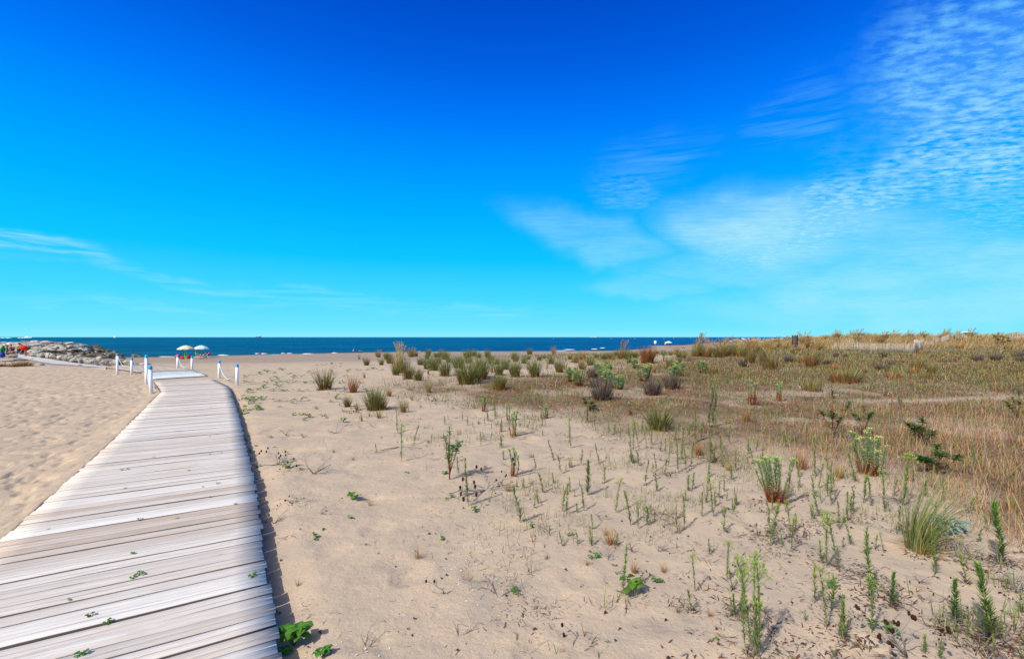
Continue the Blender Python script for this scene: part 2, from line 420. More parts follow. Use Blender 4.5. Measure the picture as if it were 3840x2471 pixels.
def wood_material(name, tint=(1, 1, 1)):
    m, nt = newmat(name)
    tc = N(nt, 'ShaderNodeTexCoord'); V = tc.outputs['Object']
    at = N(nt, 'ShaderNodeAttribute', attribute_name='Col')
    al = N(nt, 'ShaderNodeSeparateColor'); L_(nt, at.outputs['Color'], al.inputs[0])   # r shade, g tan amount, b random
    off = N(nt, 'ShaderNodeCombineXYZ'); L_(nt, math_(nt, 'MULTIPLY', al.outputs[2], 57.), off.inputs[0]); L_(nt, math_(nt, 'MULTIPLY', al.outputs[2], 31.), off.inputs[2])
    va = N(nt, 'ShaderNodeVectorMath', operation='ADD'); L_(nt, V, va.inputs[0]); L_(nt, off.outputs[0], va.inputs[1])
    W = va.outputs[0]
    g = noise(nt, mapping(nt, W, (1.0, 34., 1)), 1.6, 6, .66, 1.6)
    g2 = noise(nt, mapping(nt, W, (.9, 9., 1)), 1.5, 4, .6, .8)
    g3 = noise(nt, mapping(nt, W, (2.5, 140., 1)), 2., 3, .6)
    grey = ramp(nt, al.outputs[0], [(0., (.43, .385, .34)), (.5, (.58, .54, .495)), (1., (.73, .70, .66))])
    tan = ramp(nt, g2, [(.3, (.36, .265, .205)), (.7, (.52, .42, .34))])
    f = math_(nt, 'MULTIPLY', math_(nt, 'ADD', math_(nt, 'MINIMUM', al.outputs[1], 1.), math_(nt, 'MULTIPLY', math_(nt, 'SUBTRACT', g2, .5), 1.6)), 1., clamp=True)
    c = mixc(nt, f, grey, tan)
    c = mixc(nt, .75, c, ramp(nt, g, [(.27, .42), (.38, .86), (.62, 1.1)]), 'MULTIPLY')
    c = mixc(nt, .5, c, ramp(nt, g3, [(.3, .6), (.55, 1.05)]), 'MULTIPLY')
    # knots
    vo = N(nt, 'ShaderNodeTexVoronoi', inp={'Scale': 1.}); L_(nt, mapping(nt, W, (1.7, 6.5, 1)), vo.inputs['Vector'])
    k = vo.outputs['Distance']
    ring = math_(nt, 'SINE', math_(nt, 'MULTIPLY', math_(nt, 'ADD', k, math_(nt, 'MULTIPLY', g, .1)), 95.))
    km = ramp(nt, k, [(.02, 1.), (.17, 0.)])
    kc = mixc(nt, math_(nt, 'MULTIPLY_ADD', ring, .5, .5), (.30, .25, .22), (.66, .64, .62))
    psel = N(nt, 'ShaderNodeSeparateColor'); L_(nt, vo.outputs['Color'], psel.inputs[0])
    c = mixc(nt, math_(nt, 'MULTIPLY', math_(nt, 'MULTIPLY', km, math_(nt, 'GREATER_THAN', psel.outputs[0], .45)), .75), c, kc)
    # thin drying checks
    ch = math_(nt, 'LESS_THAN', noise(nt, mapping(nt, W, (1.6, 60., 1), loc=(3, 7, 1)), 2.2, 2, .4), .27)
    c = mixc(nt, math_(nt, 'MULTIPLY', ch, .75), c, (.10, .085, .075))
    # drifted sand
    sd = ramp(nt, noise(nt, V, .9, 5, .7), [(.60, 0.), (.72, .6)])
    c = mixc(nt, sd, c, (.47, .36, .27))
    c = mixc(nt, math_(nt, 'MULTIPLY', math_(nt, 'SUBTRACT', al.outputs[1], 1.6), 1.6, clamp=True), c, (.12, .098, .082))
    p = N(nt, 'ShaderNodeBsdfPrincipled', inp={'Roughness': .8, 'Specular IOR Level': .2})
    L_(nt, c, p.inputs['Base Color'])
    b = N(nt, 'ShaderNodeBump', inp={'Strength': .5, 'Distance': .004}); L_(nt, math_(nt, 'ADD', g, math_(nt, 'MULTIPLY', km, ring)), b.inputs['Height']); L_(nt, b.outputs[0], p.inputs['Normal'])
    out(nt, p.outputs[0]); return m
M_WOOD = wood_material('weathered_planks')

def rock_material(name, dark=False):
    m, nt = newmat(name)
    tc = N(nt, 'ShaderNodeTexCoord'); V = tc.outputs['Object']; oi = N(nt, 'ShaderNodeObjectInfo')
    n = noise(nt, V, 2.2, 6, .65); n2 = noise(nt, V, 9., 5, .7)
    if dark: c = ramp(nt, n, [(.35, (.03, .024, .018)), (.50, (.10, .08, .055)), (.64, (.34, .30, .23))])
    else: c = ramp(nt, n, [(.28, (.17, .15, .125)), (.45, (.42, .385, .335)), (.7, (.68, .63, .56))])
    c = mixc(nt, .5, c, ramp(nt, n2, [(.35, .45), (.6, 1.15)]), 'MULTIPLY')
    c = mixc(nt, 1., c, ramp(nt, oi.outputs['Random'], [(0., (.62, .60, .58)), (.5, (.95, .93, .90)), (1., (1.12, 1.08, 1.0))]), 'MULTIPLY')
    p = N(nt, 'ShaderNodeBsdfPrincipled', inp={'Roughness': .85 if not dark else .6, 'Specular IOR Level': .25})
    L_(nt, c, p.inputs['Base Color'])
    b = N(nt, 'ShaderNodeBump', inp={'Strength': .8, 'Distance': .08}); L_(nt, n2, b.inputs['Height']); L_(nt, b.outputs[0], p.inputs['Normal'])
    out(nt, p.outputs[0]); return m
M_ROCK = rock_material('pale_rock'); M_ROCKD = rock_material('wet_dark_rock', True)

def concrete_material():
    m, nt = newmat('concrete')
    tc = N(nt, 'ShaderNodeTexCoord'); V = tc.outputs['Object']
    c = ramp(nt, noise(nt, V, 1.5, 6, .7), [(.3, (.38, .37, .36)), (.7, (.50, .49, .47))])
    c = mixc(nt, ramp(nt, noise(nt, V, .7, 4), [(.55, 0.), (.7, .6)]), c, (.45, .36, .28))
    p = N(nt, 'ShaderNodeBsdfPrincipled', inp={'Roughness': .9}); L_(nt, c, p.inputs['Base Color']); out(nt, p.outputs[0]); return m
M_CONC = concrete_material()

def sea_material():
    m, nt = newmat('sea_water')
    geo = N(nt, 'ShaderNodeNewGeometry'); V = geo.outputs['Position']
    n1 = noise(nt, mapping(nt, V, (.012, .05, 1)), 1., 5, .65)
    n2 = noise(nt, mapping(nt, V, (.10, .55, 1)), 1., 5, .7)
    sx = N(nt, 'ShaderNodeSeparateXYZ'); L_(nt, V, sx.inputs[0])
    side = math_(nt, 'DIVIDE', sx.outputs[0], sx.outputs[1])
    tint = ramp(nt, math_(nt, 'MULTIPLY_ADD', side, .5, .5), [(.0, (.0, .155, .26)), (.5, (.0, .135, .32)), (.75, (.0, .12, .38))])
    n3 = noise(nt, mapping(nt, V, (.018, .030, 1)), 1., 9, .8)
    c = mixc(nt, ramp(nt, n1, [(.4, 0.), (.65, .5)]), tint, (.0, .13, .20))
    c = mixc(nt, ramp(nt, n3, [(.44, 0.), (.56, .55)]), c, (.0, .045, .15))
    c = mixc(nt, ramp(nt, n2, [(.46, 0.), (.56, .85)]), c, (.0, .062, .17))
    # shallow water over sand
    sh = math_(nt, 'SUBTRACT', 1., math_(nt, 'MULTIPLY', math_(nt, 'SUBTRACT', sx.outputs[1], 72.), .02), clamp=True)
    c = mixc(nt, math_(nt, 'MULTIPLY', sh, .35), c, (.02, .10, .11))
    d = N(nt, 'ShaderNodeBsdfDiffuse'); L_(nt, c, d.inputs[0])
    g = N(nt, 'ShaderNodeBsdfGlossy', inp={'Roughness': .12}); g.inputs[0].default_value = (.75, .85, .95, 1)
    w1 = noise(nt, mapping(nt, V, (.35, 1.1, 1), rot=(0, 0, .25)), 1., 5, .6)
    w2 = noise(nt, mapping(nt, V, (1.5, 3.6, 1)), 1., 3, .6)
    h = math_(nt, 'ADD', w1, math_(nt, 'MULTIPLY', w2, .2))
    b = N(nt, 'ShaderNodeBump', inp={'Strength': 1., 'Distance': 1.1}); L_(nt, h, b.inputs['Height'])
    L_(nt, b.outputs[0], d.inputs['Normal']); L_(nt, b.outputs[0], g.inputs['Normal'])
    fr = N(nt, 'ShaderNodeFresnel', inp={'IOR': 1.33}); L_(nt, b.outputs[0], fr.inputs['Normal'])
    x = N(nt, 'ShaderNodeMixShader'); L_(nt, math_(nt, 'MULTIPLY', fr.outputs[0], .22, clamp=True), x.inputs[0])
    L_(nt, d.outputs[0], x.inputs[1]); L_(nt, g.outputs[0], x.inputs[2]); out(nt, x.outputs[0]); return m
M_SEA = sea_material()

# ------------------------------------------------------------------ camera, sun, sky
cam = bpy.data.cameras.new('camera'); co = bpy.data.objects.new('camera', cam); COL.objects.link(co)
co.location = (0, 0, CAMZ); co.rotation_euler = (PI/2, 0, 0)
cam.sensor_width = 36.; cam.lens = 36.*F/3840.; cam.shift_y = (HY-2471/2)/3840.
cam.clip_start = .05; cam.clip_end = 200000.
scn.camera = co
scn.view_settings.view_transform = 'Standard'; scn.view_settings.look = 'None'
scn.view_settings.exposure = 0.; scn.view_settings.gamma = 1.
SUN_EL, SUN_AZ = math.radians(43), math.radians(224)          # azimuth clockwise from +Y: behind the camera, over its left shoulder
sd = Vector((math.sin(SUN_AZ)*math.cos(SUN_EL), math.cos(SUN_AZ)*math.cos(SUN_EL), math.sin(SUN_EL)))
sl = bpy.data.lights.new('sun', 'SUN'); sl.energy = 4.6; sl.angle = math.radians(.53); sl.color = (1., .955, .88)
so = bpy.data.objects.new('sun', sl); COL.objects.link(so); so.location = (-30, -30, 40); so.rotation_euler = sd.to_track_quat('Z', 'Y').to_euler()

def make_world():
    w = bpy.data.worlds.new('World'); scn.world = w; w.use_nodes = True
    nt = w.node_tree; nt.nodes.clear()
    tc = N(nt, 'ShaderNodeTexCoord'); D = tc.outputs['Generated']
    sx = N(nt, 'ShaderNodeSeparateXYZ'); L_(nt, D, sx.inputs[0])
    el = math_(nt, 'ARCSINE', sx.outputs[2]); az = math_(nt, 'ARCTAN2', sx.outputs[0], sx.outputs[1])
    sky = N(nt, 'ShaderNodeTexSky', sky_type='NISHITA'); sky.sun_disc = False
    sky.sun_elevation = SUN_EL; sky.sun_rotation = SUN_AZ; sky.air_density = 1.; sky.dust_density = 2.; sky.ozone_density = 2.
    hs = N(nt, 'ShaderNodeHueSaturation', inp={'Saturation': .15}); L_(nt, sky.outputs[0], hs.inputs['Color'])
    ns = N(nt, 'ShaderNodeVectorMath', operation='SCALE'); L_(nt, hs.outputs[0], ns.inputs[0]); ns.inputs['Scale'].default_value = .14
    # deep polarised blue: colour by height above the horizon
    zz = math_(nt, 'ADD', sx.outputs[2], math_(nt, 'MULTIPLY', math_(nt, 'SUBTRACT', noise(nt, D, 1.3, 2), .5), .02))
    deep = ramp(nt, zz, [(0., rgb(142, 236, 255)), (.02, rgb(112, 230, 255)), (.08, rgb(72, 218, 255)), (.16, rgb(14, 198, 255)), (.25, rgb(0, 176, 255)),
                         (.34, rgb(0, 150, 255)), (.42, rgb(0, 122, 250)), (.50, rgb(0, 97, 226)), (.58, rgb(0, 78, 204)), (.8, rgb(0, 62, 170)), (1., rgb(0, 60, 160))], 'LINEAR')
    # whiter, paler sky on the sun's side
    ds = N(nt, 'ShaderNodeVectorMath', operation='DOT_PRODUCT'); L_(nt, D, ds.inputs[0]); ds.inputs[1].default_value = sd
    f = ramp(nt, math_(nt, 'MULTIPLY_ADD', ds.outputs['Value'], .5, .5), [(.69, 0.), (.82, 1.)])
    base = mixc(nt, f, deep, ns.outputs[0])
    # the sky in the right half of the view is hazier
    # clouds: a thin layer, drawn on the plane overhead, gathered in soft-edged fields
    zp = math_(nt, 'ADD', math_(nt, 'MAXIMUM', sx.outputs[2], 0.), .045)
    cu = N(nt, 'ShaderNodeCombineXYZ'); L_(nt, math_(nt, 'DIVIDE', sx.outputs[0], zp), cu.inputs[0]); L_(nt, math_(nt, 'DIVIDE', sx.outputs[1], zp), cu.inputs[1])
    P = cu.outputs[0]
    ae = N(nt, 'ShaderNodeCombineXYZ'); L_(nt, az, ae.inputs[0]); L_(nt, el, ae.inputs[1])
    wob = N(nt, 'ShaderNodeTexNoise', inp={'Scale': 5., 'Detail': 4., 'Roughness': .6}); L_(nt, ae.outputs[0], wob.inputs['Vector'])
    wv = N(nt, 'ShaderNodeVectorMath', operation='MULTIPLY_ADD'); L_(nt, wob.outputs['Color'], wv.inputs[0]); wv.inputs[1].default_value = (.16, .10, 0)
    L_(nt, ae.outputs[0], wv.inputs[2])
    AE = wv.outputs[0]
    def pa(px, py):
        v = Vector(((px-CX)/F, 1, (HY-py)/F)).normalized(); return (math.atan2(v.x, v.y)+.08, math.asin(v.z)+.05)
    def field(px, py, rx, ry, rot, amp, soft=.0):
        a, e = pa(px, py)
        sc = math.cos(a-.08)**2 if abs(a) < 1.2 else .3
        m = mapping(nt, AE, (rx/F*sc**.9, ry/F*math.cos(a-.08), 1), (0, 0, rot), (a, e, 0), 'TEXTURE')
        ln = N(nt, 'ShaderNodeVectorMath', operation='LENGTH'); L_(nt, m, ln.inputs[0])
        r = math_(nt, 'SUBTRACT', 1., ln.outputs['Value'], clamp=True)
        r = math_(nt, 'SMOOTH_MIN', math_(nt, 'MULTIPLY', math_(nt, 'MULTIPLY', r, r), 3.4), 1., .35)
        return math_(nt, 'MULTIPLY', math_(nt, 'MAXIMUM', r, 0.), amp)
    def total(fs):
        t = field(*fs[0])
        for q in fs[1:]: t = math_(nt, 'MAXIMUM', t, field(*q))
        return t
    cells = total([(3700, 190, 700, 400, .2, 1.0), (3740, 520, 580, 320, .1, 1.15), (3380, 690, 560, 150, .42, .85), (2980, 850, 620, 200, .22, 1.),
                   (3700, 820, 420, 200, .0, .5), (2330, 720, 200, 130, -.5, .3), (3200, 560, 260, 120, .1, .12)])
    sheet = total([(3450, 1060, 1150, 200, .02, .85), (2760, 850, 460, 190, -.1, .9), (3050, 900, 600, 190, .05, .7), (2700, 1000, 520, 130, .0, .55), (2180, 880, 420, 120, -.35, .42),
                   (2330, 950, 300, 80, -.05, .5), (3640, 230, 600, 330, .2, .28), (2450, 1080, 380, 55, -.1, .45), (3200, 960, 700, 160, .06, .6), (3700, 1130, 1100, 190, 0, .85), (3100, 1140, 900, 130, 0, .5)])
    wisp = total([(60, 880, 520, 60, -.16, .9), (200, 935, 420, 40, -.14, .75), (900, 1065, 900, 36, -.07, .45), (500, 1140, 800, 30, .0, .35), (1500, 1150, 900, 40, -.03, .35), (2450, 590, 330, 130, .1, .25), (3000, 430, 260, 140, .12, .3)])
    c1 = noise(nt, mapping(nt, P, (1., 1.6, 1), rot=(0, 0, .5)), 13., 4, .6)
    c2 = noise(nt, mapping(nt, P, (1., 1.0, 1), rot=(0, 0, .3)), 2.2, 4, .6)
    cm = ramp(nt, math_(nt, 'ADD', math_(nt, 'MULTIPLY', c1, .7), math_(nt, 'MULTIPLY', c2, .3)), [(.40, .0), (.62, 1.)])
    s1 = noise(nt, mapping(nt, ae.outputs[0], (3., 12., 1), rot=(0, 0, -.12)), 2.0, 5, .6)
    sm = math_(nt, 'MULTIPLY', ramp(nt, s1, [(.25, .35), (.65, 1.)]), ramp(nt, noise(nt, mapping(nt, P, (.6, 2.2, 1), rot=(0, 0, .35)), 8., 3, .5), [(.3, .72), (.65, 1.08)]))
    w1 = ramp(nt, noise(nt, mapping(nt, ae.outputs[0], (3.5, 55., 1), rot=(0, 0, .13)), 1.6, 4, .6, .4), [(.40, .0), (.72, 1.)])
    op = math_(nt, 'MAXIMUM', math_(nt, 'MULTIPLY', cells, cm), math_(nt, 'MULTIPLY', sheet, sm))
    op = math_(nt, 'ADD', op, math_(nt, 'MULTIPLY', math_(nt, 'MULTIPLY', cells, sheet), .15))
    op = math_(nt, 'MAXIMUM', op, math_(nt, 'MULTIPLY', wisp, w1))
    op = math_(nt, 'MULTIPLY', op, .80, clamp=True)
    ccol = ramp(nt, sx.outputs[2], [(.0, rgb(175, 240, 255)), (.2, rgb(178, 236, 252)), (.42, rgb(118, 200, 253)), (.6, rgb(95, 180, 250))])
    colr = mixc(nt, op, base, ccol)
    bg = N(nt, 'ShaderNodeBackground', inp={'Strength': 1.}); L_(nt, colr, bg.inputs[0])
    o = N(nt, 'ShaderNodeOutputWorld'); L_(nt, bg.outputs[0], o.inputs[0])
make_world()

# ------------------------------------------------------------------ ground, sea
def build_ground():
    ap = -3.
    yp = [3.5]
    while yp[-1] < 560: yp.append(yp[-1]*(1+.0048 + (.004 if yp[-1] > 60 else 0)))
    yp = np.array(yp)
    aa = np.concatenate([np.linspace(-4, -1.2, 26)[:-1], np.linspace(-1.2, 1.2, 760), np.linspace(1.2, 4, 26)[1:]])
    Yp, A = np.meshgrid(yp, aa, indexing='ij')
    X = A*Yp; Y = Yp+ap
    Z = ground_z(X, Y, True)
    V = np.stack([X, Y, Z], -1).reshape(-1, 3)
    n, m = Yp.shape
    i = (np.arange(n-1)*m)[:, None]+np.arange(m-1)[None]
    Q = np.stack([i, i+1, i+m+1, i+m], -1).reshape(-1, 4)
    a = X/np.maximum(Y, 1)
    Yc = np.maximum(Y, .5)
    lit = lit_mask(X, Yc)*(Y > .5); grn = grn_mask(X, Yc)*(Y > .5)
    wet = sst(24, 40, Y+4*a+8*(fbm(X*.15, Y*.1, 81)-.5))*sst(.25, -.05, a)
    wet = np.maximum(wet, sst(-.35, -1.1, Z))
    mb = MB(); mb.add(V, Q, None, np.stack([lit, grn, wet], -1).reshape(-1, 3))
    tag(mb.build('ground', M_SAND, smooth=True), kind='structure', label='dry beige beach sand running down to the sea')
build_ground()
mb = MB()
ys = np.concatenate([np.linspace(40, 300, 40), np.geomspace(310, 90000, 30)]); xs = np.concatenate([-np.geomspace(120000, 50, 20), np.linspace(-45, 45, 8), np.geomspace(50, 120000, 20)])
Yg, Xg = np.meshgrid(ys, xs, indexing='ij')
n, m = Yg.shape; i = (np.arange(n-1)*m)[:, None]+np.arange(m-1)[None]
mb.add(np.stack([Xg, Yg, np.full_like(Xg, -1.45)], -1), np.stack([i, i+1, i+m+1, i+m], -1).reshape(-1, 4), None, (0, .1, .2))
tag(mb.build('sea', M_SEA), kind='structure', label='calm deep blue sea reaching a sharp horizon')
# breaking wavelets near the shore
mb = MB()
M_FOAM = colmat('foam', .8, .2, 3, .1)
def foam(px, py, wpx, th=.12):
    Y = (CAMZ+1.42)*F/(py-HY); X = (px-CX)/F*Y; w = wpx/F*Y
    k = 14; t = np.linspace(-1, 1, k)
    z = -1.44+th*(1-t**2)*U(.7, 1.1, k)+.01; y0 = Y+.5*t**2+U(-.1, .1, k)
    V = []
    for j in range(k): V += [[X+t[j]*w/2, y0[j]-.35, -1.45], [X+t[j]*w/2, y0[j], z[j]], [X+t[j]*w/2, y0[j]+.45, -1.45]]
    Q = []
    for j in range(k-1): Q += [[j*3, j*3+3, j*3+4, j*3+1], [j*3+1, j*3+4, j*3+5, j*3+2]]
    mb.add(np.array(V), Q, None, (.8, .84, .86))
for q in ((832, 1332, 38), (962, 1326, 14), (987, 1326, 20), (1059, 1325.5, 14), (1083, 1325.5, 20), (1153, 1327, 52), (1252, 1324, 24), (1370, 1325, 36), (1462, 1323.5, 26), (1255, 1328, 60, .07),
          (760, 1337, 50, .06), (1040, 1330, 90, .06), (1480, 1322, 60, .06), (2135, 1311, 46), (2230, 1309, 24), (2260, 1305, 20), (2100, 1315, 50, .06), (1800, 1318, 80, .06), (620, 1337, 60, .05), (1640, 1320, 50, .06)):
    foam(*q)
tag(mb.build('foam', M_FOAM, smooth=True), 'white foam of small waves breaking at the shoreline', 'foam', kind='stuff')

# ------------------------------------------------------------------ boardwalk
ANG = math.atan2(NRM[1], NRM[0])
def dw(s, u, z=0.): return Vector((s*DIR[0]+u*NRM[0], s*DIR[1]+u*NRM[1], z))
bw = empty('boardwalk', (0, 0, 0), ANG)      # local x runs across the walkway, local y along it
tag(bw, 'long boardwalk of weathered whitish planks crossing the sand toward the sea', 'boardwalk')
mb = MB(); s = -2.6; r2 = random.Random(3)
while s < S_END:
    w = .133; ul = edge_l(s+w/2)+r2.uniform(-.012, .012); ur = edge_r(s+w/2)+r2.uniform(-.014, .014)
    sk = r2.uniform(-.005, .005); z = r2.uniform(-.003, .003)
    tl = r2.random(); shade = min(1, max(0, r2.gauss(.58, .16))); tanv = max(0, r2.gauss(.15, .26)) if s > 1 else .1
    if r2.random() < .1: tanv = .9
    nx = 10; t = np.linspace(0, 1, nx); xx = ul+(ur-ul)*t
    gro = r2.uniform(-.018, .018)
    bow = np.sin(t*PI)*r2.uniform(-.006, .006)+ r2.uniform(-.002, .002)*np.sin(t*9+tl*6)
    for_y = [s+.0+bow+sk*t, s+.003+bow+sk*t, s+w-.008+bow+sk*t, s+w-.005+bow+sk*t]
    zz = z+bow*.6
    V = []
    for j in range(nx):
        ym = (for_y[1][j]+for_y[2][j])/2+gro
        V += [[xx[j], for_y[0][j], -.034], [xx[j], for_y[0][j], zz[j]-.004], [xx[j], for_y[1][j], zz[j]], [xx[j], ym-.006, zz[j]+.0015], [xx[j], ym, zz[j]-.0015], [xx[j], ym+.006, zz[j]+.0015],
              [xx[j], for_y[2][j], zz[j]], [xx[j], for_y[3][j], zz[j]-.004], [xx[j], for_y[3][j], -.034]]
    M9 = 9
    Q = [[j*M9+k, (j+1)*M9+k, (j+1)*M9+k+1, j*M9+k+1] for j in range(nx-1) for k in range(8)]
    e9 = (nx-1)*M9
    Q += [[0, 1, 7, 8], [1, 2, 6, 7], [2, 3, 5, 6], [e9+8, e9+7, e9+1, e9], [e9+7, e9+6, e9+2, e9+1], [e9+6, e9+5, e9+3, e9+2]]
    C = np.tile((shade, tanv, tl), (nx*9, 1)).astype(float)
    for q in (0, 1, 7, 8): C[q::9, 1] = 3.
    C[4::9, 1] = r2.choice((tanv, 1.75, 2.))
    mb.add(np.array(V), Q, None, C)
    s += w+.001+abs(r2.gauss(0, .002))
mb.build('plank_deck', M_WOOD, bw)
S = np.linspace(-2.6, S_END, 60)
for k, fu in enumerate((lambda s: edge_r(s)-.10, lambda s: edge_l(s)+.10)):
    mb = MB(); V = []
    for s_ in S:
        u = fu(s_); V += [[u-.03, s_, -.13], [u-.03, s_, -.036], [u+.03, s_, -.036], [u+.03, s_, -.13]]
    Q = [[i*4+a, i*4+a+1, i*4+a+5, i*4+a+4] for i in range(59) for a in range(3)]
    mb.add(np.array(V), Q, None, (.16, .12, .09)); mb.build('bearer', M_TWIG, bw)
# second deck running to the groyne, two mats
def slab(mb, corners, th, col, nseg=(14, 6), lift=.02, planks=0):
    c = [Vector(q) for q in corners]
    n_, m_ = nseg
    def pt(a, b):
        p = (c[0].lerp(c[1], a)).lerp(c[3].lerp(c[2], a), b)
        return p
    V = []; 
    for zoff in (0, -th):
        for i in range(n_+1):
            for j in range(m_+1):
                p = pt(i/n_, j/m_); V.append([p.x, p.y, p.z+lift+zoff])
    M = m_+1; B = (n_+1)*M; Q = []
    for i in range(n_):
        for j in range(m_):
            k = i*M+j; Q += [[k, k+M, k+M+1, k+1], [B+k, B+k+1, B+k+M+1, B+k+M]]
    for i in range(n_): Q += [[i*M, B+i*M, B+(i+1)*M, (i+1)*M], [i*M+m_, (i+1)*M+m_, B+(i+1)*M+m_, B+i*M+m_]]
    for j in range(m_): Q += [[j, j+1, B+j+1, B+j], [n_*M+j, B+n_*M+j, B+n_*M+j+1, n_*M+j+1]]
    mb.add(np.array(V), Q, None, col)
def GP(px, py, z=None):
    if z is not None:
        X, Y = P0(px, py, z); return Vector((X, Y, z))
    return G(px, py)
def mat_(name, cs, col, label, lift):
    mb = MB(); slab(mb, [GP(*c, z=-.06) for c in cs], .015, col, (16, 6), 0)
    V = mb.V[0]; V[:, 2] += .06+lift+ground_z(V[:, 0], V[:, 1])
    return tag(mb.build(name, M_MAT), label, 'mat')
M_MAT = colmat('rubber_mat', .85, .2, 2.5, .35)
mat_('mat', [(571, 1424), (779, 1411), (757, 1401), (563, 1414)], (.62, .67, .69), 'pale grey beach mat at the sandy end of the boardwalk', .040)
mat_('mat', [(560, 1415), (757, 1402), (730, 1391), (528, 1397)], (.50, .54, .54), 'darker grey mat lying between the white mat and the far deck', .024)
fd = tag(empty('side_deck', (0, 0, 0)), 'short grey plank deck beyond the mats leading toward the groyne', 'deck')
mb = MB(); A0, B0, C0, D0 = GP(395, 1379, z=-.05), GP(523, 1398, z=-.05), GP(728, 1390, z=-.05), GP(606, 1374, z=-.05)
E0 = GP(455, 1369, z=-.05)
npk = 46
for k in range(npk):
    t0, t1 = k/npk, (k+.95)/npk
    def fr(t): return (A0.lerp(B0, t/.45) if t < .45 else B0.lerp(C0, (t-.45)/.55))
    def bk(t): return (A0.lerp(E0, t/.3) if t < .3 else (E0.lerp(D0, (t-.3)/.45) if t < .75 else D0.lerp(C0, (t-.75)/.25)))
    slab(mb, [fr(t0), fr(t1), bk(t1), bk(t0)], .04, (U(.1, .5), U(.4, .9), U()), (1, 4), .05+U(-.003, .003))
mb.build('plank_deck', M_WOOD, fd)

# ------------------------------------------------------------------ posts and ropes
WHITE = (.80, .80, .82); BLUE = (.02, .32, .62)
def post(px, pyb, ptop, label, hole=False, tilt=0.):
    b = G(px, pyb); b.z -= .0
    h = (pyb-ptop)/F*b.y
    e = tag(empty('rope_post', b), label, 'post', 'white rope posts with blue caps'); e.rotation_euler = (0, tilt, .3)
    r = .052
    mb = MB(); tube(mb, [(0, 0, -.15), (0, 0, .3), (0, 0, h-.11)], [r, r, r*.97], 20, WHITE)
    if hole: tube(mb, [(0, -r*1.02, h-.24), (0, -r*.7, h-.24)], .009, 8, (.02, .02, .02))
    mb.build('shaft', M_PAINT, e, smooth=False)
    mb = MB(); tube(mb, [(0, 0, h-.115), (0, 0, h-.05)], [r*1.08]*2, 20, BLUE, cap=False); ball(mb, (0, 0, h-.05), (r*1.08, r*1.08, .05), BLUE, 20, 5, half=True)
    mb.build('cap', M_PAINT, e, smooth=True)
    return b, h
PP = [post(440, 1403, 1325, 'first white post with blue cap beside the groyne boulders'),
      post(494, 1405, 1341, 'short white post standing on the side deck edge, roped to the groyne post'),
      post(549, 1440, 1330, 'tall white post just behind the post with a black hole'),
      post(567, 1475, 1371, 'white post with a black hole, at the corner of the boardwalk', True, -.03),
      post(666, 1385, 1331, 'white post roped in front of the red beach bag'),
      post(720, 1390, 1334, 'white post below the striped umbrella at the end of the side deck'),
      post(822, 1419, 1351, 'white post on the sand between the mats and the creeping plants'),
      post(889, 1444, 1364, 'white post standing among the green creeping plants')]
for (i, j, sag, lab) in ((0, 1, .36, 'slack pale rope between the two posts by the groyne boulders'), (2, 3, .62, 'slack pale rope hanging beside the boardwalk corner posts'),
                    (4, 5, .50, 'slack pale rope between the posts in front of the beach umbrellas'), (6, 7, .52, 'slack pale rope between the posts by the creeping plants')):
    (a, ha), (b, hb) = PP[i], PP[j]
    p = Vector((a.x, a.y, a.z+ha-.16)); q = Vector((b.x, b.y, b.z+hb-.16))
    d = (q-p); d.z = 0; d.normalize(); p += d*.05; q -= d*.05
    pts = []
    for k in range(25):
        t = k/24; v = p.lerp(q, t); v.z -= sag*(1-(abs(2*t-1))**2.1); pts.append(v)
    mb = MB(); tube(mb, pts, .0135, 8, (.52, .62, .66)); tag(mb.build('rope', M_CLOTH, smooth=True), lab, 'rope', 'ropes between the white posts')

# ------------------------------------------------------------------ landmarks for labels
LM = [('the big red-based spurge', 2908, 1880), ('the straw-rooted tall spurge', 3268, 1775), ('the big arching grass clump', 3450, 2060),
      ('the red-stemmed sapling', 1686, 1797), ('the tall yellow-flowered weed', 2826, 2440), ('the dead brown-podded plant', 3390, 2440),
      ('the rusty brown grass clump', 2426, 1361), ('the grey dead grass heap', 2255, 1498), ('the round bushy grass tuft', 1217, 1460),
      ('the thick bottlebrush weed', 3730, 2410), ('the long-shadowed weed', 1769, 1986), ('the weed beside broad leaves', 2341, 2222),
      ('the paling fence', 3380, 1322), ('the wooden slat box', 2985, 1305), ('the black-holed post', 567, 1475), ('the lying grey branch', 1720, 2375),
      ('the spreading pale grass fan', 2460, 1610), ('the dark oleander-like bush', 3260, 1650), ('the low oleander-like bush', 3500, 1750), ('the post among creepers', 889, 1444),
      ('the twin-trunk straw tuft', 1322, 1471), ('the tall feathery tuft', 1502, 1400), ('the dark bushy weed', 2665, 1605), ('the boardwalk-edge leafy plant', 1105, 2414)]
PEND = []
ORD = ['first', 'second', 'third', 'fourth', 'fifth', 'sixth', 'seventh', 'eighth', 'ninth', 'tenth', 'eleventh', 'twelfth', 'thirteenth', 'fourteenth', 'fifteenth', 'sixteenth', 'seventeenth', 'eighteenth', 'nineteenth', 'twentieth']
def pend(o, desc, px, py): PEND.append((o, desc, px, py))
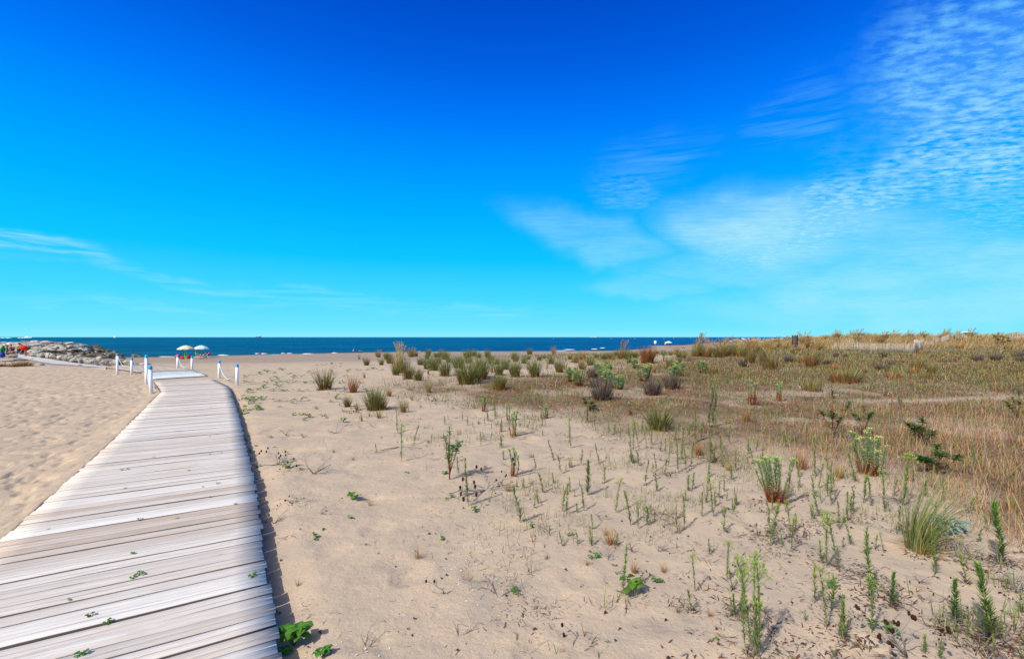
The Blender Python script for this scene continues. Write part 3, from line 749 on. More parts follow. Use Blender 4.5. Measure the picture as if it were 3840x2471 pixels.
def flush_labels():
    cells = {}
    for o, d, px, py in PEND:
        def dist(l):
            return math.hypot(px-l[1], (py-l[2])*1.6)
        l = min(LM, key=dist)
        dx, dy = px-l[1], (py-l[2])*1.6
        way = ('on the dune side of' if dx > 0 else 'on the boardwalk side of') if abs(dx) > abs(dy) else ('in front of' if dy > 0 else 'behind')
        cells.setdefault((d, l[0], way), []).append((dist(l), o))
    for (d, ln, way), it in cells.items():
        it.sort(key=lambda t: t[0])
        for k, (_, o) in enumerate(it):
            if len(it) == 1: o['label'] = f'{d} {way} {ln}'
            else: o['label'] = f'{d}, {ORD[min(k, 19)]} out {way} {ln}'

# ------------------------------------------------------------------ plants: prototypes
GRN = np.array(rgb(112, 132, 66)); GRN2 = np.array(rgb(146, 166, 80)); DGRN = np.array(rgb(78, 100, 50)); OLIVE = np.array(rgb(142, 134, 74))
STRAW = np.array(rgb(196, 172, 122)); RUST = np.array(rgb(172, 114, 62)); BROWN = np.array(rgb(112, 74, 44)); GREYB = np.array(rgb(92, 80, 74))
GREY = np.array(rgb(152, 144, 138)); PODB = np.array(rgb(66, 40, 28)); BGRN = np.array(rgb(152, 174, 130)); YGRN = np.array(rgb(178, 196, 92)); RED = np.array(rgb(176, 72, 44))
def disk(n, r): 
    a = U(0, 2*PI, n); q = np.sqrt(U(0, 1, n))*r
    return np.stack([q*np.cos(a), q*np.sin(a), np.zeros(n)-.02], -1), a

def tuft(n, H, r, w, kind='green', plumes=0, windx=0.):
    """a bunch-grass clump: blades (+ dry base, + seed heads)"""
    e = empty('grass_tuft')
    base, a = disk(n, r)
    rr = np.linalg.norm(base[:, :2], axis=1)/r
    az = a+U(-.5, .5, n)
    lean = .03+.22*rr*U(.4, 1.5, n); bend = U(.05, .55, n)*(.6+rr)
    L = H*U(.5, 1.08, n)
    pal = {'green': ([OLIVE*.8, BROWN], [GRN, DGRN*1.15, OLIVE]), 'straw': ([RUST*.8, BROWN], [STRAW*.9, RUST, OLIVE]),
           'rust': ([BROWN*.7, RUST*.5], [RUST*.9, BROWN, RUST*.6, STRAW*.6]), 'grey': ([GREYB*.7, PODB], [GREYB, GREYB*.7, GREY*.7]),
           'olive': ([BROWN, RUST*.8], [OLIVE, OLIVE*.8, GRN, STRAW*.8]), 'redbase': ([RED*.6, RUST], [GRN, GRN2*.9, OLIVE])}[kind]
    c0 = np.array([pal[0][random.randrange(len(pal[0]))] for _ in range(n)]); c1 = np.array([pal[1][random.randrange(len(pal[1]))] for _ in range(n)])
    mb = MB(); mb.add(*_vqc(blades(base, az, L, lean, bend, w*U(.7, 1.2, n), 4, c0, c1, .2, .12, windx)))
    b = mb.build('blades', M_LEAF if kind in ('green', 'redbase', 'olive') else M_DRY, e)
    ch = [b]
    nb = max(10, n//3)
    base, a = disk(nb, r*1.15)
    mb = MB(); mb.add(*_vqc(blades(base, a+U(-.4, .4, nb), H*U(.12, .36, nb), U(.3, 1.1, nb), U(.3, 1.2, nb), w*U(.8, 1.4, nb), 3, BROWN, STRAW*.85, .3, .3)))
    ch.append(mb.build('dry_base', M_DRY, e))
    if plumes:
        mb = MB()
        for k in range(plumes):
            g = U(0, 2*PI); l = H*U(1.05, 1.4); tip = np.array([math.cos(g)*r*.9+windx*l*.8+U(-.05, .05)*H, math.sin(g)*r*.9, l])
            P = [np.array([math.cos(g)*r*.3, math.sin(g)*r*.3, H*.3]), np.array([math.cos(g)*r*.5+windx*l*.22, math.sin(g)*r*.5, l*.72]), tip]
            tube(mb, P, [w*.35, w*.3, w*.2], 3, STRAW*.8, cap=False)
            m = 16; t = U(.0, 1, m)[:, None]; c = P[1]*(1-t)+P[2]*t
            mb.add(*_vqc(blades(c, U(0, 2*PI, m), H*.09, U(.1, .6, m), .2, w*1.0, 1, RUST, STRAW*.85, .15, .4, windx*1.3)))
        ch.append(mb.build('seed_heads', M_DRY, e))
    return reg(e, *ch)
def _vqc(t): return t[0], t[1], None, t[2]

def stalk(h, fat=1., flower=0, lean=0., dense=3.6, top=GRN2, body=None, curve=.0, name='leafy_stalk', multi=1):
    e = empty(name)
    body = GRN if body is None else body
    st, lf, fl, dd = MB(), MB(), MB(), MB()
    for q in range(multi):
        hh = h*(1 if q == 0 else U(.45, .95)); ox, oy = (0, 0) if q == 0 else (U(-.05, .05)*fat, U(-.04, .04)*fat)
        m = 9; t = np.linspace(0, 1, m)
        wob = U(-.045, .045); curve = curve+(U(-.10, .14) if h < .7 else U(-.02, .05))
        P = np.stack([ox+lean*hh*t+curve*hh*t**2+wob*np.sin(t*6)*hh+(U(-.2, .2)*hh*t if q else 0), oy+U(-.05, .05)*hh*t, hh*t], -1)
        tube(st, P, np.linspace(.0035, .0016, m)*fat, 5, rgb(138, 140, 92), cap=False, c1=GRN2)
        n = int(dense*hh*100*max(1, fat)**1.5)
        tt = np.sort(U(.10, 1., n)); c = np.stack([np.interp(tt, t, P[:, k]) for k in range(3)], -1)
        Lf = (.052*(1-tt*.40)*fat**.55*U(.6, 1.15, n)).clip(.008, .2)
        if flower: Lf = Lf*np.where(tt > .75, .55, 1)
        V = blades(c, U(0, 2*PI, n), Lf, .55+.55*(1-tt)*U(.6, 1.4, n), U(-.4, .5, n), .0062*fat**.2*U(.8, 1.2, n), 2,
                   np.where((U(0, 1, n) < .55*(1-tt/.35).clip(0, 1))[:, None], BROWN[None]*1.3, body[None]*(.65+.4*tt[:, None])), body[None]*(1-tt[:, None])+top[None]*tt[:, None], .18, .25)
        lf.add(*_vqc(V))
        nd = int(14*fat); base, a = disk(nd, .02*fat); base += [ox, oy, .02]
        dd.add(*_vqc(blades(base, a, U(.02, .06, nd)*fat, U(.7, 1.6, nd), U(.2, 1.2, nd), .006, 3, PODB*1.4, GREYB*1.3, .35, .3)))
        if flower:
            k = int(flower*26); tt = U(.72, 1.03, k); c = np.stack([np.interp(tt, t, P[:, j]) for j in range(3)], -1)
            sp = (1.05-tt)*hh*.30*(1+flower*.25)+.010; a = U(0, 2*PI, k)
            tipp = c+np.stack([np.cos(a)*sp, np.sin(a)*sp, sp*U(.7, 1.5, k)], -1)
            for j in range(k): tube(fl, [c[j], (c[j]+tipp[j])/2+[0, 0, -.004], tipp[j]], [.0011]*3, 3, GRN2*.9, cap=False)
            rep = np.repeat(tipp, 6, 0)+U(-.008, .008, (k*6, 3))
            fl.add(*_vqc(blades(rep, U(0, 2*PI, k*6), .011, U(0, .9, k*6), .2, .005, 1, GRN2, YGRN, .2, .7)))
    ch = [st.build('stem', M_LEAF, e), lf.build('leaves', M_LEAF, e), dd.build('withered_base', M_DRY, e)]
    if flower: ch.append(fl.build('flower_sprays', M_LEAF, e))
    return reg(e, *ch)

def spurge(h, n, r, redb=.24, small=False):
    """sea spurge: upright columns of blue-green scale leaves, red at the foot, yellow-green umbels"""
    e = empty('sea_spurge'); st, lf, fl = MB(), MB(), MB()
    for k in range(n):
        a = U(0, 2*PI); q = math.sqrt(U(0, 1))*r*(1.5 if U(0, 1) < .15 else 1); hh = h*(U(.78, 1.05) if U(0, 1) < .6 else U(.4, .8))
        b = np.array([math.cos(a)*q*.4+U(-.02, .02), math.sin(a)*q*.4+U(-.02, .02), 0]); tp = np.array([math.cos(a)*q+U(-.03, .03), math.sin(a)*q+U(-.03, .03), hh])
        m = 7; t = np.linspace(0, 1, m)
        pw = U(.6, 1.3); P = b[None]+(tp-b)[None]*np.stack([t**pw, t**pw, t], -1); P[:, 0] += .012*np.sin(t*U(3, 7)+U(0, 6)); P[:, 1] += .012*np.sin(t*U(3, 7)+U(0, 6))
        tube(st, P, np.linspace(.006, .004, m), 5, RED*.7, cap=False, c1=BGRN)
        c = int(hh*(330 if not small else 230)); tt = U(.03, 1, c); C = np.stack([np.interp(tt, t, P[:, j]) for j in range(3)], -1)
        red = np.clip((redb-tt)/.18+.5, 0, 1)[:, None]; pale = np.exp(-((tt-redb-.1)/.12)**2)[:, None]
        col = (BGRN*(1-pale)+np.array(rgb(206, 196, 140))*pale)*(1-red)+np.array(rgb(180, 92, 48))*red
        lf.add(*_vqc(blades(C, U(0, 2*PI, c), (.05 if small else .036)*U(.7, 1.1, c), .7+.5*(1-tt), U(-.2, .3, c), (.022 if small else .012), 2, col*.8, col*1.1, .18, .3)))
        m2 = 40 if small else 26; uu, aa = disk(m2, .055 if small else .032); uu += tp+[0, 0, .03]; uu[:, 2] += U(-.012, .014, m2)
        fl.add(*_vqc(blades(uu, aa, .028 if small else .016, U(.5, 1.4, m2), .2, .013, 1, YGRN*.9, np.array(rgb(205, 214, 140)), .15, .6)))
    dd = MB(); nd = n*9; base, a = disk(nd, r*.5)
    dd.add(*_vqc(blades(base, a+U(-.6, .6, nd), U(.03, .11, nd), U(.5, 1.6, nd), U(.1, 1.2, nd), .007, 3, np.array(rgb(150, 84, 50)), STRAW*.8, .35, .3)))
    return reg(e, st.build('stem', M_LEAF, e), lf.build('leaves', M_LEAF, e), fl.build('flower_sprays', M_LEAF, e), dd.build('withered_base', M_DRY, e))

def broadplant(n, r, H, ls, yellow=.1, stemc=GRN, name='leafy_plant'):
    """low plant with broad toothed leaves on short stems"""
    e = empty(name); st, lf = MB(), MB()
    C = np.array(rgb(84, 132, 42))
    k = 0
    for b in range(max(1, n//5)):
        a = U(0, 2*PI); q = U(.2, 1)*r; tp = np.array([math.cos(a)*q, math.sin(a)*q*.8, H*U(.45, 1)])
        P = [[0, 0, -.01], [tp[0]*.4, tp[1]*.4, tp[2]*.6], tp]
        tube(st, P, [.004, .003, .002], 4, stemc*.8, cap=False)
        m = 5
        g = a+np.linspace(-2.2, 2.2, m)+U(-.4, .4, m)
        base = np.tile(tp, (m, 1))+U(-.01, .01, (m, 3))
        c = np.array([C*U(.7, 1.2) if U(0, 1) > yellow else np.array(rgb(190, 184, 60)) for _ in range(m)])
        L = ls*U(.6, 1.1, m)
        lf.add(*_vqc(leaf(base, g, L, U(-.1, .7, m), L*U(.62, .85, m), c, .1, .10, .45)))
    return reg(e, st.build('stem', M_LEAF, e), lf.build('leaves', M_LEAF, e))

def shrub(h, r, n, name='leafy_shrub', red=True, lsz=.075, dark=False):
    """whorls of lance leaves on bare reddish branches"""
    e = empty(name); st, lf = MB(), MB()
    C = np.array(rgb(64, 98, 34)) if dark else np.array(rgb(92, 132, 44))
    sc = rgb(150, 84, 60) if red else rgb(170, 140, 110)
    tips = []
    for k in range(n):
        a = 2*PI*k/n+U(-.4, .4); q = r*U(.25, 1) if k else 0
        hh = h*(U(.35, .85) if k else 1.)
        z0 = hh*U(.08, .35)
        P = [np.array([0, 0, -.02]), np.array([q*.05*math.cos(a), q*.05*math.sin(a), z0]), np.array([q*.6*math.cos(a), q*.6*math.sin(a), z0+(hh-z0)*.55]), np.array([q*math.cos(a), q*math.sin(a), hh])]
        tube(st, P, [.008, .006, .004, .003], 6, sc, cap=False); tips.append(P)
    for P in tips:
        m = int(52*U(.8, 1.2)); t = np.where(U(0, 1, m) < .75, U(.80, 1., m), U(.45, .9, m))
        c = np.where(t[:, None] < .66, P[1]+(P[2]-P[1])*((t[:, None]-.33)/.33), P[2]+(P[3]-P[2])*((t[:, None]-.66)/.34))
        L = lsz*U(.7, 1.15, m)
        lf.add(*_vqc(leaf(c, U(0, 2*PI, m), L, .15+.9*(t-.4)+U(-.2, .3, m), L*.2, C[None]*U(.65, 1.25, (m, 1)), .1, .12, .5)))
    return reg(e, st.build('stem', M_LEAF, e), lf.build('leaves', M_LEAF, e))

def twig(L, n, flat=True, pods=0, r=.006, col=GREY, name='dead_twig'):
    e = empty(name); mb = MB(); pb = MB()
    def br(p, d, l, rad, dep):
        P = [p]; q = p.copy(); dd = d.copy()
        for k in range(4):
            dd = dd+U(-.35, .35, 3)*(1, 1, .5 if flat else 1); dd /= np.linalg.norm(dd)
            q = q+dd*l/4
            if q[2] < rad*.6: q[2] = rad*.6
            P.append(q.copy())
        tube(mb, P, np.linspace(rad, rad*.45, 5), 5, col*U(.7, 1.15))
        if dep > 0:
            for k in range(random.choice((1, 2, 2))):
                j = random.randrange(1, 5); nd = dd+U(-1, 1, 3)*(1, 1, .4); nd /= np.linalg.norm(nd)
                br(P[j].copy(), nd, l*U(.4, .75), rad*.6, dep-1)
        elif pods and U(0, 1) < .85:
            for _ in range(pods): ball(pb, P[-1]+U(-.012, .012, 3), (.010, .010, .016), PODB*U(.6, 1.1), 6, 4)
    for k in range(n):
        a = U(0, 2*PI) if n > 1 else 0.
        d = np.array([math.cos(a), math.sin(a), .12 if flat else U(.9, 2.)]); d /= np.linalg.norm(d)
        br(np.array([0, 0, rad0(r)]), d, L*U(.6, 1), r, 2)
    ch = [mb.build('branch', M_TWIG, e)]
    if pods and pb.n: ch.append(pb.build('pod_sprays', M_DRY, e))
    return reg(e, *ch)
def rad0(r): return r*.5
def litter_patch(r, n, green=0., reds=.5, h=.02):
    mb = MB(); b, a = disk(n, r)
    b[:, 1] *= .7; b[:, 2] = U(0, .012, n)
    c = np.array([random.choice((RUST*.8, BROWN, GREYB, GREY*.9, PODB)) if U(0, 1) > green else GRN for _ in range(n)])
    mb.add(*_vqc(blades(b, U(0, 2*PI, n), U(.015, .06, n), U(.6, 1.6, n), U(-.3, 1., n), .0045, 2, c, c*1.15, .3, .4)))
    return mb
PR = {}
def proto(key, f, *a, **k):
    o = f(*a, **k); PR.setdefault(key, []).append(o); o.location = (0, 0, -500); return o
USED = set()
def place(key, p, s=1., rz=None, name=None, sxy=None, idx=None):
    lst = PR[key]; o = lst[idx] if idx is not None else random.choice(lst)
    if o.name in USED: c = copy_tree(o)
    else: USED.add(o.name); c = o
    c.location = (p[0], p[1], p[2]-.005)
    c.rotation_euler = (0, 0, U(0, 2*PI) if rz is None else rz)
    c.scale = (sxy or s, sxy or s, s)
    if key[:2] == 's_' and key not in ('s_tall', 's_dark'): c.rotation_euler = (U(-.09, .09), U(-.06, .14), c.rotation_euler[2])
    return c

for k in range(4): proto('t_green', tuft, 210, .7, .13, .011, 'green')
for k in range(2): proto('t_greenfar', tuft, 150, .8, .22, .02, 'green')
for k in range(2): proto('t_straw', tuft, 130, .75, .12, .011, 'straw')
for k in range(2): proto('t_red', tuft, 70, .5, .06, .008, 'redbase')
for k in range(2): proto('t_sparse', tuft, 34, .45, .035, .006, 'redbase')
for k in range(2): proto('t_dead', tuft, 240, .6, .2, .012, 'grey')
proto('t_rust', tuft, 420, 1.15, .42, .022, 'rust', 0, .05)
for k in range(3): proto('t_plume', tuft, 200, .95, .26, .018, 'olive', 16, .25)
for k in range(4): proto('t_dune', tuft, 170, .9, .34, .026, 'straw' if k % 2 else 'olive', 12 if k < 3 else 0, .28)
for k in range(3): proto('t_low', tuft, 110, .45, .28, .016, 'olive' if k else 'straw')
proto('t_orange', tuft, 260, .7, .45, .02, 'rust', 8, .15)
for k in range(4): proto('s_s', stalk, .16, .9)
for k in range(5): proto('s_m', stalk, .32, 1., lean=U(-.1, .12))
for k in range(3): proto('s_l', stalk, .5, 1.1, lean=U(-.08, .1))
for k in range(3): proto('s_fl', stalk, .5, 1., 1., lean=U(-.05, .2))
for k in range(2): proto('s_thick', stalk, .42, 2.1, 0, .05, 2.3, np.array(rgb(116, 158, 62)), np.array(rgb(88, 116, 56)))
proto('s_multi', stalk, .36, 1., 0, 0, 2.6, multi=4)
proto('s_multi', stalk, .3, 1.1, 0, 0, 2.4, multi=3)
proto('s_dark', stalk, .75, 1.7, 0, .03, 2.3, np.array(rgb(110, 140, 80)), np.array(rgb(72, 96, 58)), multi=2)
proto('s_tall', stalk, .72, 1.3, 1.7, .0, 2.3, multi=5, curve=.0)
for k in range(2): proto('e_big', spurge, .5, 20, .21)
for k in range(3): proto('e_mid', spurge, .62, 26, .3, .22, True)
for k in range(2): proto('e_small', spurge, .4, 5, .09, .4)
for k in range(3): proto('b_big', broadplant, 26, .1, .11, .075, .06)
for k in range(5): proto('b_sm', broadplant, 16, .07, .06, .042, .08)
for k in range(6): proto('b_creep', broadplant, 18, .16, .07, .05, .12, name='creeping_plant')
proto('b_grass', tuft, 26, .14, .02, .006, 'green'); proto('b_grass', tuft, 20, .11, .02, .005, 'green')
proto('b_strawt', tuft, 40, .2, .03, .005, 'straw')
proto('sh_sap', shrub, .72, .21, 7, 'leafy_sapling')
for k in range(2): proto('sh_dark', shrub, .62, .30, 6, 'leafy_shrub', True, .085, True)
for k in range(2): proto('sh_low', shrub, .36, .26, 8, 'leafy_shrub', True, .095, True)
for k in range(3): proto('w_flat', twig, .26, 2, True, 0, .007)
for k in range(3): proto('w_heap', twig, .30, 6, True, 1, .0055)
for k in range(3): proto('w_up', twig, .17, 1, False, 1, .0045)
for k in range(2): proto('w_upg', twig, .14, 3, False, 0, .004)
proto('w_pods', twig, .34, 4, False, 4, .007)
proto('b_deck', broadplant, 10, .045, .018, .035, 0., name='weed_sprig')

# ------------------------------------------------------------------ plants: where they stand (pixel of the foot, top) read off the photograph
RG = {'A': (900, 1300, 2.393), 'B': (1800, 1400, 2.393), 'C': (2800, 1400, 2.301), 'D': (2800, 1850, 2.301), 'E': (1800, 1850, 2.393),
      'K': (900, 1850, 2.393), 'Fz': (1800, 1220, 2.659), 'Gz': (2600, 1200, 3.739), 'H': (3100, 1200, 3.234), 'Z7': (0, 1900, 2.393), 'Z8': (0, 1380, 2.393)}
def P_(r, x, y): a = RG[r]; return a[0]+x/a[2], a[1]+y/a[2]
HT = {'t_green': .66, 't_greenfar': .78, 't_straw': .72, 't_red': .48, 't_sparse': .44, 't_dead': .55, 't_rust': 1.1, 't_plume': 1.1, 't_dune': 1., 't_low': .42, 't_orange': .75,
      's_s': .17, 's_m': .33, 's_l': .52, 's_fl': .54, 's_thick': .44, 's_multi': .34, 's_dark': .77, 's_tall': .78, 'e_big': .54, 'e_mid': .64, 'e_small': .42,
      'b_big': .13, 'b_sm': .08, 'b_creep': .1, 'b_grass': .13, 'b_strawt': .2, 'sh_sap': .76, 'sh_dark': .60, 'sh_low': .33, 'w_flat': .1, 'w_heap': .12, 'w_up': .17, 'w_upg': .14, 'w_pods': .34}
def put(key, r, x, y, top=None, label=None, cat='plant', group=None, desc=None, rz=None, sx=1., idx=None):
    px, py = P_(r, x, y); p = G(px, py)
    s = 1.
    if top is not None:
        pt = P_(r, x, top)[1]; s = (py-pt)/F*p.y/HT[key]
    s = min(max(s, .3), 3.)
    o = place(key, p, s, rz, sxy=s*sx, idx=idx)
    tag(o, None, cat, group)
    if label: o['label'] = label
    else: pend(o, desc, px, py)
    return o
GT = 'bunches of beach grass'
def tf(key, desc, *pts):
    for q in pts: put(key, *q[:4], cat='grass', group=GT, desc=desc, **(q[4] if len(q) > 4 else {}))
put('t_green', 'A', 760, 385, 175, 'round bushy green and rusty grass tuft standing alone on open sand', 'grass', GT, sx=1.15)
put('t_straw', 'A', 1012, 410, 225, 'straw coloured twin-trunk tuft beside a dark stick on the sand', 'grass', GT)
put('t_plume', 'A', 1440, 232, -5, 'tall feathery tuft rising above the sea edge behind green tufts', 'grass', GT)
put('t_rust', 'Fz', 1668, 378, 200, 'big rusty brown shaggy grass clump under the white sign', 'grass', GT, sx=.82)
tf('t_green', 'green grass tuft', ('A', 965, 540, 425), ('A', 1195, 572, 335), ('A', 1510, 290, 120), ('A', 1600, 305, 165), ('A', 1400, 255, 130), ('A', 1135, 168, 80), ('A', 1740, 215, 60),
   ('A', 1835, 265, 75), ('A', 2028, 335, 75, {'sx': 1.25}), ('A', 2160, 292, 60), ('A', 2112, 312, 150), ('A', 2338, 388, 230), ('A', 1680, 200, 65), ('A', 1240, 560, 350), ('A', 1960, 190, 40, {'sx': 1.3}), ('A', 1270, 165, 90),
   ('Fz', 20, 522, 290), ('Fz', 190, 495, 330), ('Fz', 205, 630, 470), ('Fz', 545, 512, 300), ('Fz', 350, 515, 320), ('Fz', 790, 468, 310), ('Fz', 250, 440, 300), ('Fz', 440, 380, 285))
tf('t_greenfar', 'wide green tuft', ('A', 1620, 165, 80), ('A', 1780, 150, 70), ('A', 1870, 140, 75), ('A', 2050, 150, 70), ('A', 1345, 150, 60), ('A', 2300, 160, 85), ('A', 2250, 155, 80),
   ('Fz', 480, 340, 280), ('Fz', 590, 350, 280), ('Fz', 640, 330, 285), ('Fz', 120, 350, 285), ('Fz', 900, 340, 280), ('Fz', 960, 350, 285), ('Fz', 1100, 400, 290), ('Fz', 1160, 330, 262), ('Fz', 1230, 340, 265), ('Fz', 1010, 330, 290),
   ('Fz', 1310, 340, 250), ('Fz', 1480, 340, 235), ('Fz', 1550, 330, 240), ('Fz', 1980, 320, 250), ('Fz', 2030, 330, 255), ('Fz', 2360, 320, 250), ('Fz', 1820, 290, 250), ('Fz', 1900, 300, 255), ('Fz', 1700, 270, 230))
r4 = random.Random(44)
for _k in range(54):
    _x = r4.uniform(1330, 2560); _y = r4.uniform(1336, 1352) if _x < 1900 else r4.uniform(1326, 1400)
    put(r4.choice(('t_green', 't_greenfar', 't_greenfar', 't_straw', 't_red')), 'Fz', (_x-1800)*2.659, (_y-1220)*2.659, (_y-1220-r4.uniform(20, 42)*(1 if _y < 1370 else 1.2))*2.659, cat='grass', group=GT, desc='green beach tuft')
tf('t_straw', 'straw coloured tuft', ('A', 1340, 447, 350), ('Fz', 1010, 425, 300), ('Fz', 930, 370, 290), ('B', 2390, 420, 290), ('C', 800, 900, 760), ('B', 1960, 730, 590), ('C', 470, 830, 640))
tf('t_red', 'red-footed green tuft', ('A', 1690, 412, 275), ('A', 1468, 580, 425), ('A', 1245, 640, 520), ('A', 1290, 565, 430), ('A', 1115, 280, 215), ('B', 190, 150, 20), ('Fz', 150, 640, 480), ('A', 2330, 390, 260), ('A', 1050, 575, 470), ('Fz', 490, 640, 560), ('C', 2290, 1190, 1020))
tf('t_sparse', 'sparse wispy grass', ('A', 1095, 668, 560), ('A', 1335, 430, 365), ('A', 1545, 480, 400), ('B', 285, 575, 470), ('A', 1620, 545, 480), ('B', 190, 520, 420), ('A', 1160, 620, 560), ('C', 1400, 930, 760))
tf('t_dead', 'dead grey grass clump', ('Fz', 1130, 530, 395), ('Fz', 1215, 742, 500, {'sx': 1.}), ('Fz', 1150, 620, 500), ('Fz', 1722, 695, 510), ('Fz', 1915, 635, 465), ('Gz', 1990, 520, 440), ('Gz', 2130, 520, 460),
   ('H', 680, 460, 370), ('H', 790, 555, 480), ('H', 1110, 415, 340), ('H', 1270, 460, 410), ('H', 2330, 460, 360), ('H', 470, 640, 600), ('H', 1800, 500, 420), ('H', 2060, 500, 380))
tf('t_plume', 'plumed olive grass clump', ('Fz', 1420, 335, 170), ('Fz', 2170, 305, 110), ('Fz', 2260, 315, 150), ('Fz', 2392, 320, 160), ('Gz', 400, 510, 300), ('Gz', 560, 500, 270), ('Gz', 660, 515, 300), ('Gz', 790, 600, 330),
   ('Gz', 990, 590, 380), ('Gz', 860, 470, 300), ('Gz', 930, 440, 310), ('Gz', 1080, 700, 370), ('Gz', 1200, 380, 290), ('Gz', 1040, 370, 300), ('Gz', 1660, 660, 340), ('Gz', 1520, 330, 190), ('H', 1100, 600, 380), ('H', 1270, 640, 480), ('Gz', 200, 500, 400), ('Gz', 330, 500, 330), ('Gz', 470, 505, 290), ('Gz', 720, 520, 290), ('Gz', 620, 470, 285), ('Gz', 1130, 420, 320), ('Gz', 1300, 400, 310), ('Gz', 30, 510, 330), ('Gz', 120, 505, 350), ('Gz', 1600, 400, 250), ('Gz', 1750, 420, 270), ('Gz', 1380, 470, 370))
tf('t_low', 'low tangled tuft', ('H', 220, 760, 590, {'sx': 1.3}), ('H', 140, 740, 600), ('H', 1200, 710, 620), ('H', 1300, 700, 640), ('H', 870, 690, 610), ('H', 1060, 640, 540), ('Gz', 1550, 600, 480), ('Gz', 1480, 590, 500), ('Gz', 640, 800, 700),
   ('C', 560, 150, 20), ('C', 850, 70, -60, {'sx': 1.4}))
put('t_orange', 'Z8', 215, -15, -75, 'low orange dry grass clump on sand below the groyne', 'grass', GT, sx=1.6)
put('t_orange', 'Z8', 20, -12, -50, 'faded orange tuft at the foot of the folded umbrella', 'grass', GT, sx=1.6)
put('t_orange', 'Z8', 120, -10, -50, 'sparse orange tuft between the two orange clumps near the groyne', 'grass', GT, sx=1.5)
e = empty('grass_tuft'); nbl = 210; base, a = disk(nbl, .12)
mb = MB(); c0 = np.array([(GRN*.8, OLIVE*.8, STRAW*.7)[random.randrange(3)] for _ in range(nbl)]); c1 = np.array([(GRN, DGRN*1.2, GRN2, STRAW)[random.randrange(4)] for _ in range(nbl)])
mb.add(*_vqc(blades(base, a+U(-.5, .5, nbl), U(.32, .74, nbl), .04+U(0, .30, nbl), U(.1, .8, nbl), U(.004, .007, nbl), 7, c0*.8, c1*.85, .18, .12, .50)))
k1 = mb.build('blades', M_LEAF, e); mb = MB(); nbl = 34; base, a = disk(nbl, .1)
mb.add(*_vqc(blades(base, np.where(U(0, 1, nbl) < .75, U(-1.0, .5, nbl), U(0, 6.28, nbl)), U(.5, 1.05, nbl), U(.35, .8, nbl), U(.9, 1.7, nbl), U(.004, .007, nbl), 10, STRAW, STRAW*1.1, .12, .2)))
k2 = mb.build('drooping_straws', M_DRY, e); mb = MB(); nbl = 120; base, a = disk(nbl, .15)
mb.add(*_vqc(blades(base, a, U(.06, .2, nbl), U(.3, 1.4, nbl), U(.2, 1.2, nbl), .008, 3, RUST, STRAW*.9, .3, .3)))
k3 = mb.build('dry_base', M_DRY, e); reg(e, k1, k2, k3)
b = G(3450, 2062); e.location = b; e.scale = (.8, .8, 1.0)
tag(e, 'big green clump of long arching blades with straws drooping to the dune side', 'grass', GT)
e = empty('rosette_plant'); mb = MB(); n_ = 60; base, a = disk(n_, .10); base[:, 2] += U(.02, .13, n_)
mb.add(*_vqc(leaf(base, a+U(-.5, .5, n_), U(.05, .10, n_), U(0, .9, n_), U(.025, .045, n_), np.array(rgb(148, 178, 164)), .15, .3, .6)))
k1 = mb.build('leaves', M_LEAF, e); mb = MB()
for _k in range(12): tube(mb, [(0, 0, 0), (U(-.06, .06), U(-.06, .06), .06), (U(-.1, .1), U(-.1, .1), .12)], .005, 5, BGRN)
k2 = mb.build('stem', M_LEAF, e); b = G(3552, 1992); e.location = b; e.scale = (1., 1., 1.)
tag(e, 'pale blue-green fleshy rosette plant just behind the big arching clump', 'plant')
# wide wispy fan
put('t_green', 'B', 1610, 505, 250, 'wide pale fan of thin green and straw grass among rusty litter', 'grass', GT, sx=1.5, idx=1)

ST = 'slender green leafy stalks growing from the sand'
def sk(r, lst, flo=(), thick=()):
    for q in lst:
        x, y, t = q[:3]; fl = len(q) > 3 and 'f' in str(q[3])
        px, py = P_(r, x, y); h = (y-t)/RG[r][2]/F*G(px, py).y
        if fl: key, d = 's_fl', 'flowering green stalk'
        elif h < .23: key, d = 's_s', 'short leafy stalk'
        elif h < .42: key, d = 's_m', 'slender leafy stalk'
        else: key, d = 's_l', 'tall leafy stalk'
        if len(q) > 3 and 't' in str(q[3]): key, d = 's_thick', 'thick bottlebrush stalk'
        if len(q) > 3 and 'm' in str(q[3]): key, d = 's_multi', 'branching leafy weed'
        put(key, r, x, y, t, cat='plant', group=ST, desc=d)
sk('A', [(1415, 775, 530), (1450, 1035, 690, 'f'), (1565, 865, 690), (1225, 950, 860), (1955, 1150, 980), (2225, 655, 545), (2195, 700, 640), (2345, 760, 660), (2160, 890, 760), (2340, 910, 790), (2365, 1015, 930), (1935, 440, 360), (2290, 640, 470), (2200, 585, 430),
         (2040, 700, 620), (1995, 660, 590), (2255, 735, 680), (2300, 720, 690), (2075, 780, 740), (2090, 720, 670), (1840, 700, 620), (1870, 650, 610), (2100, 545, 480)])
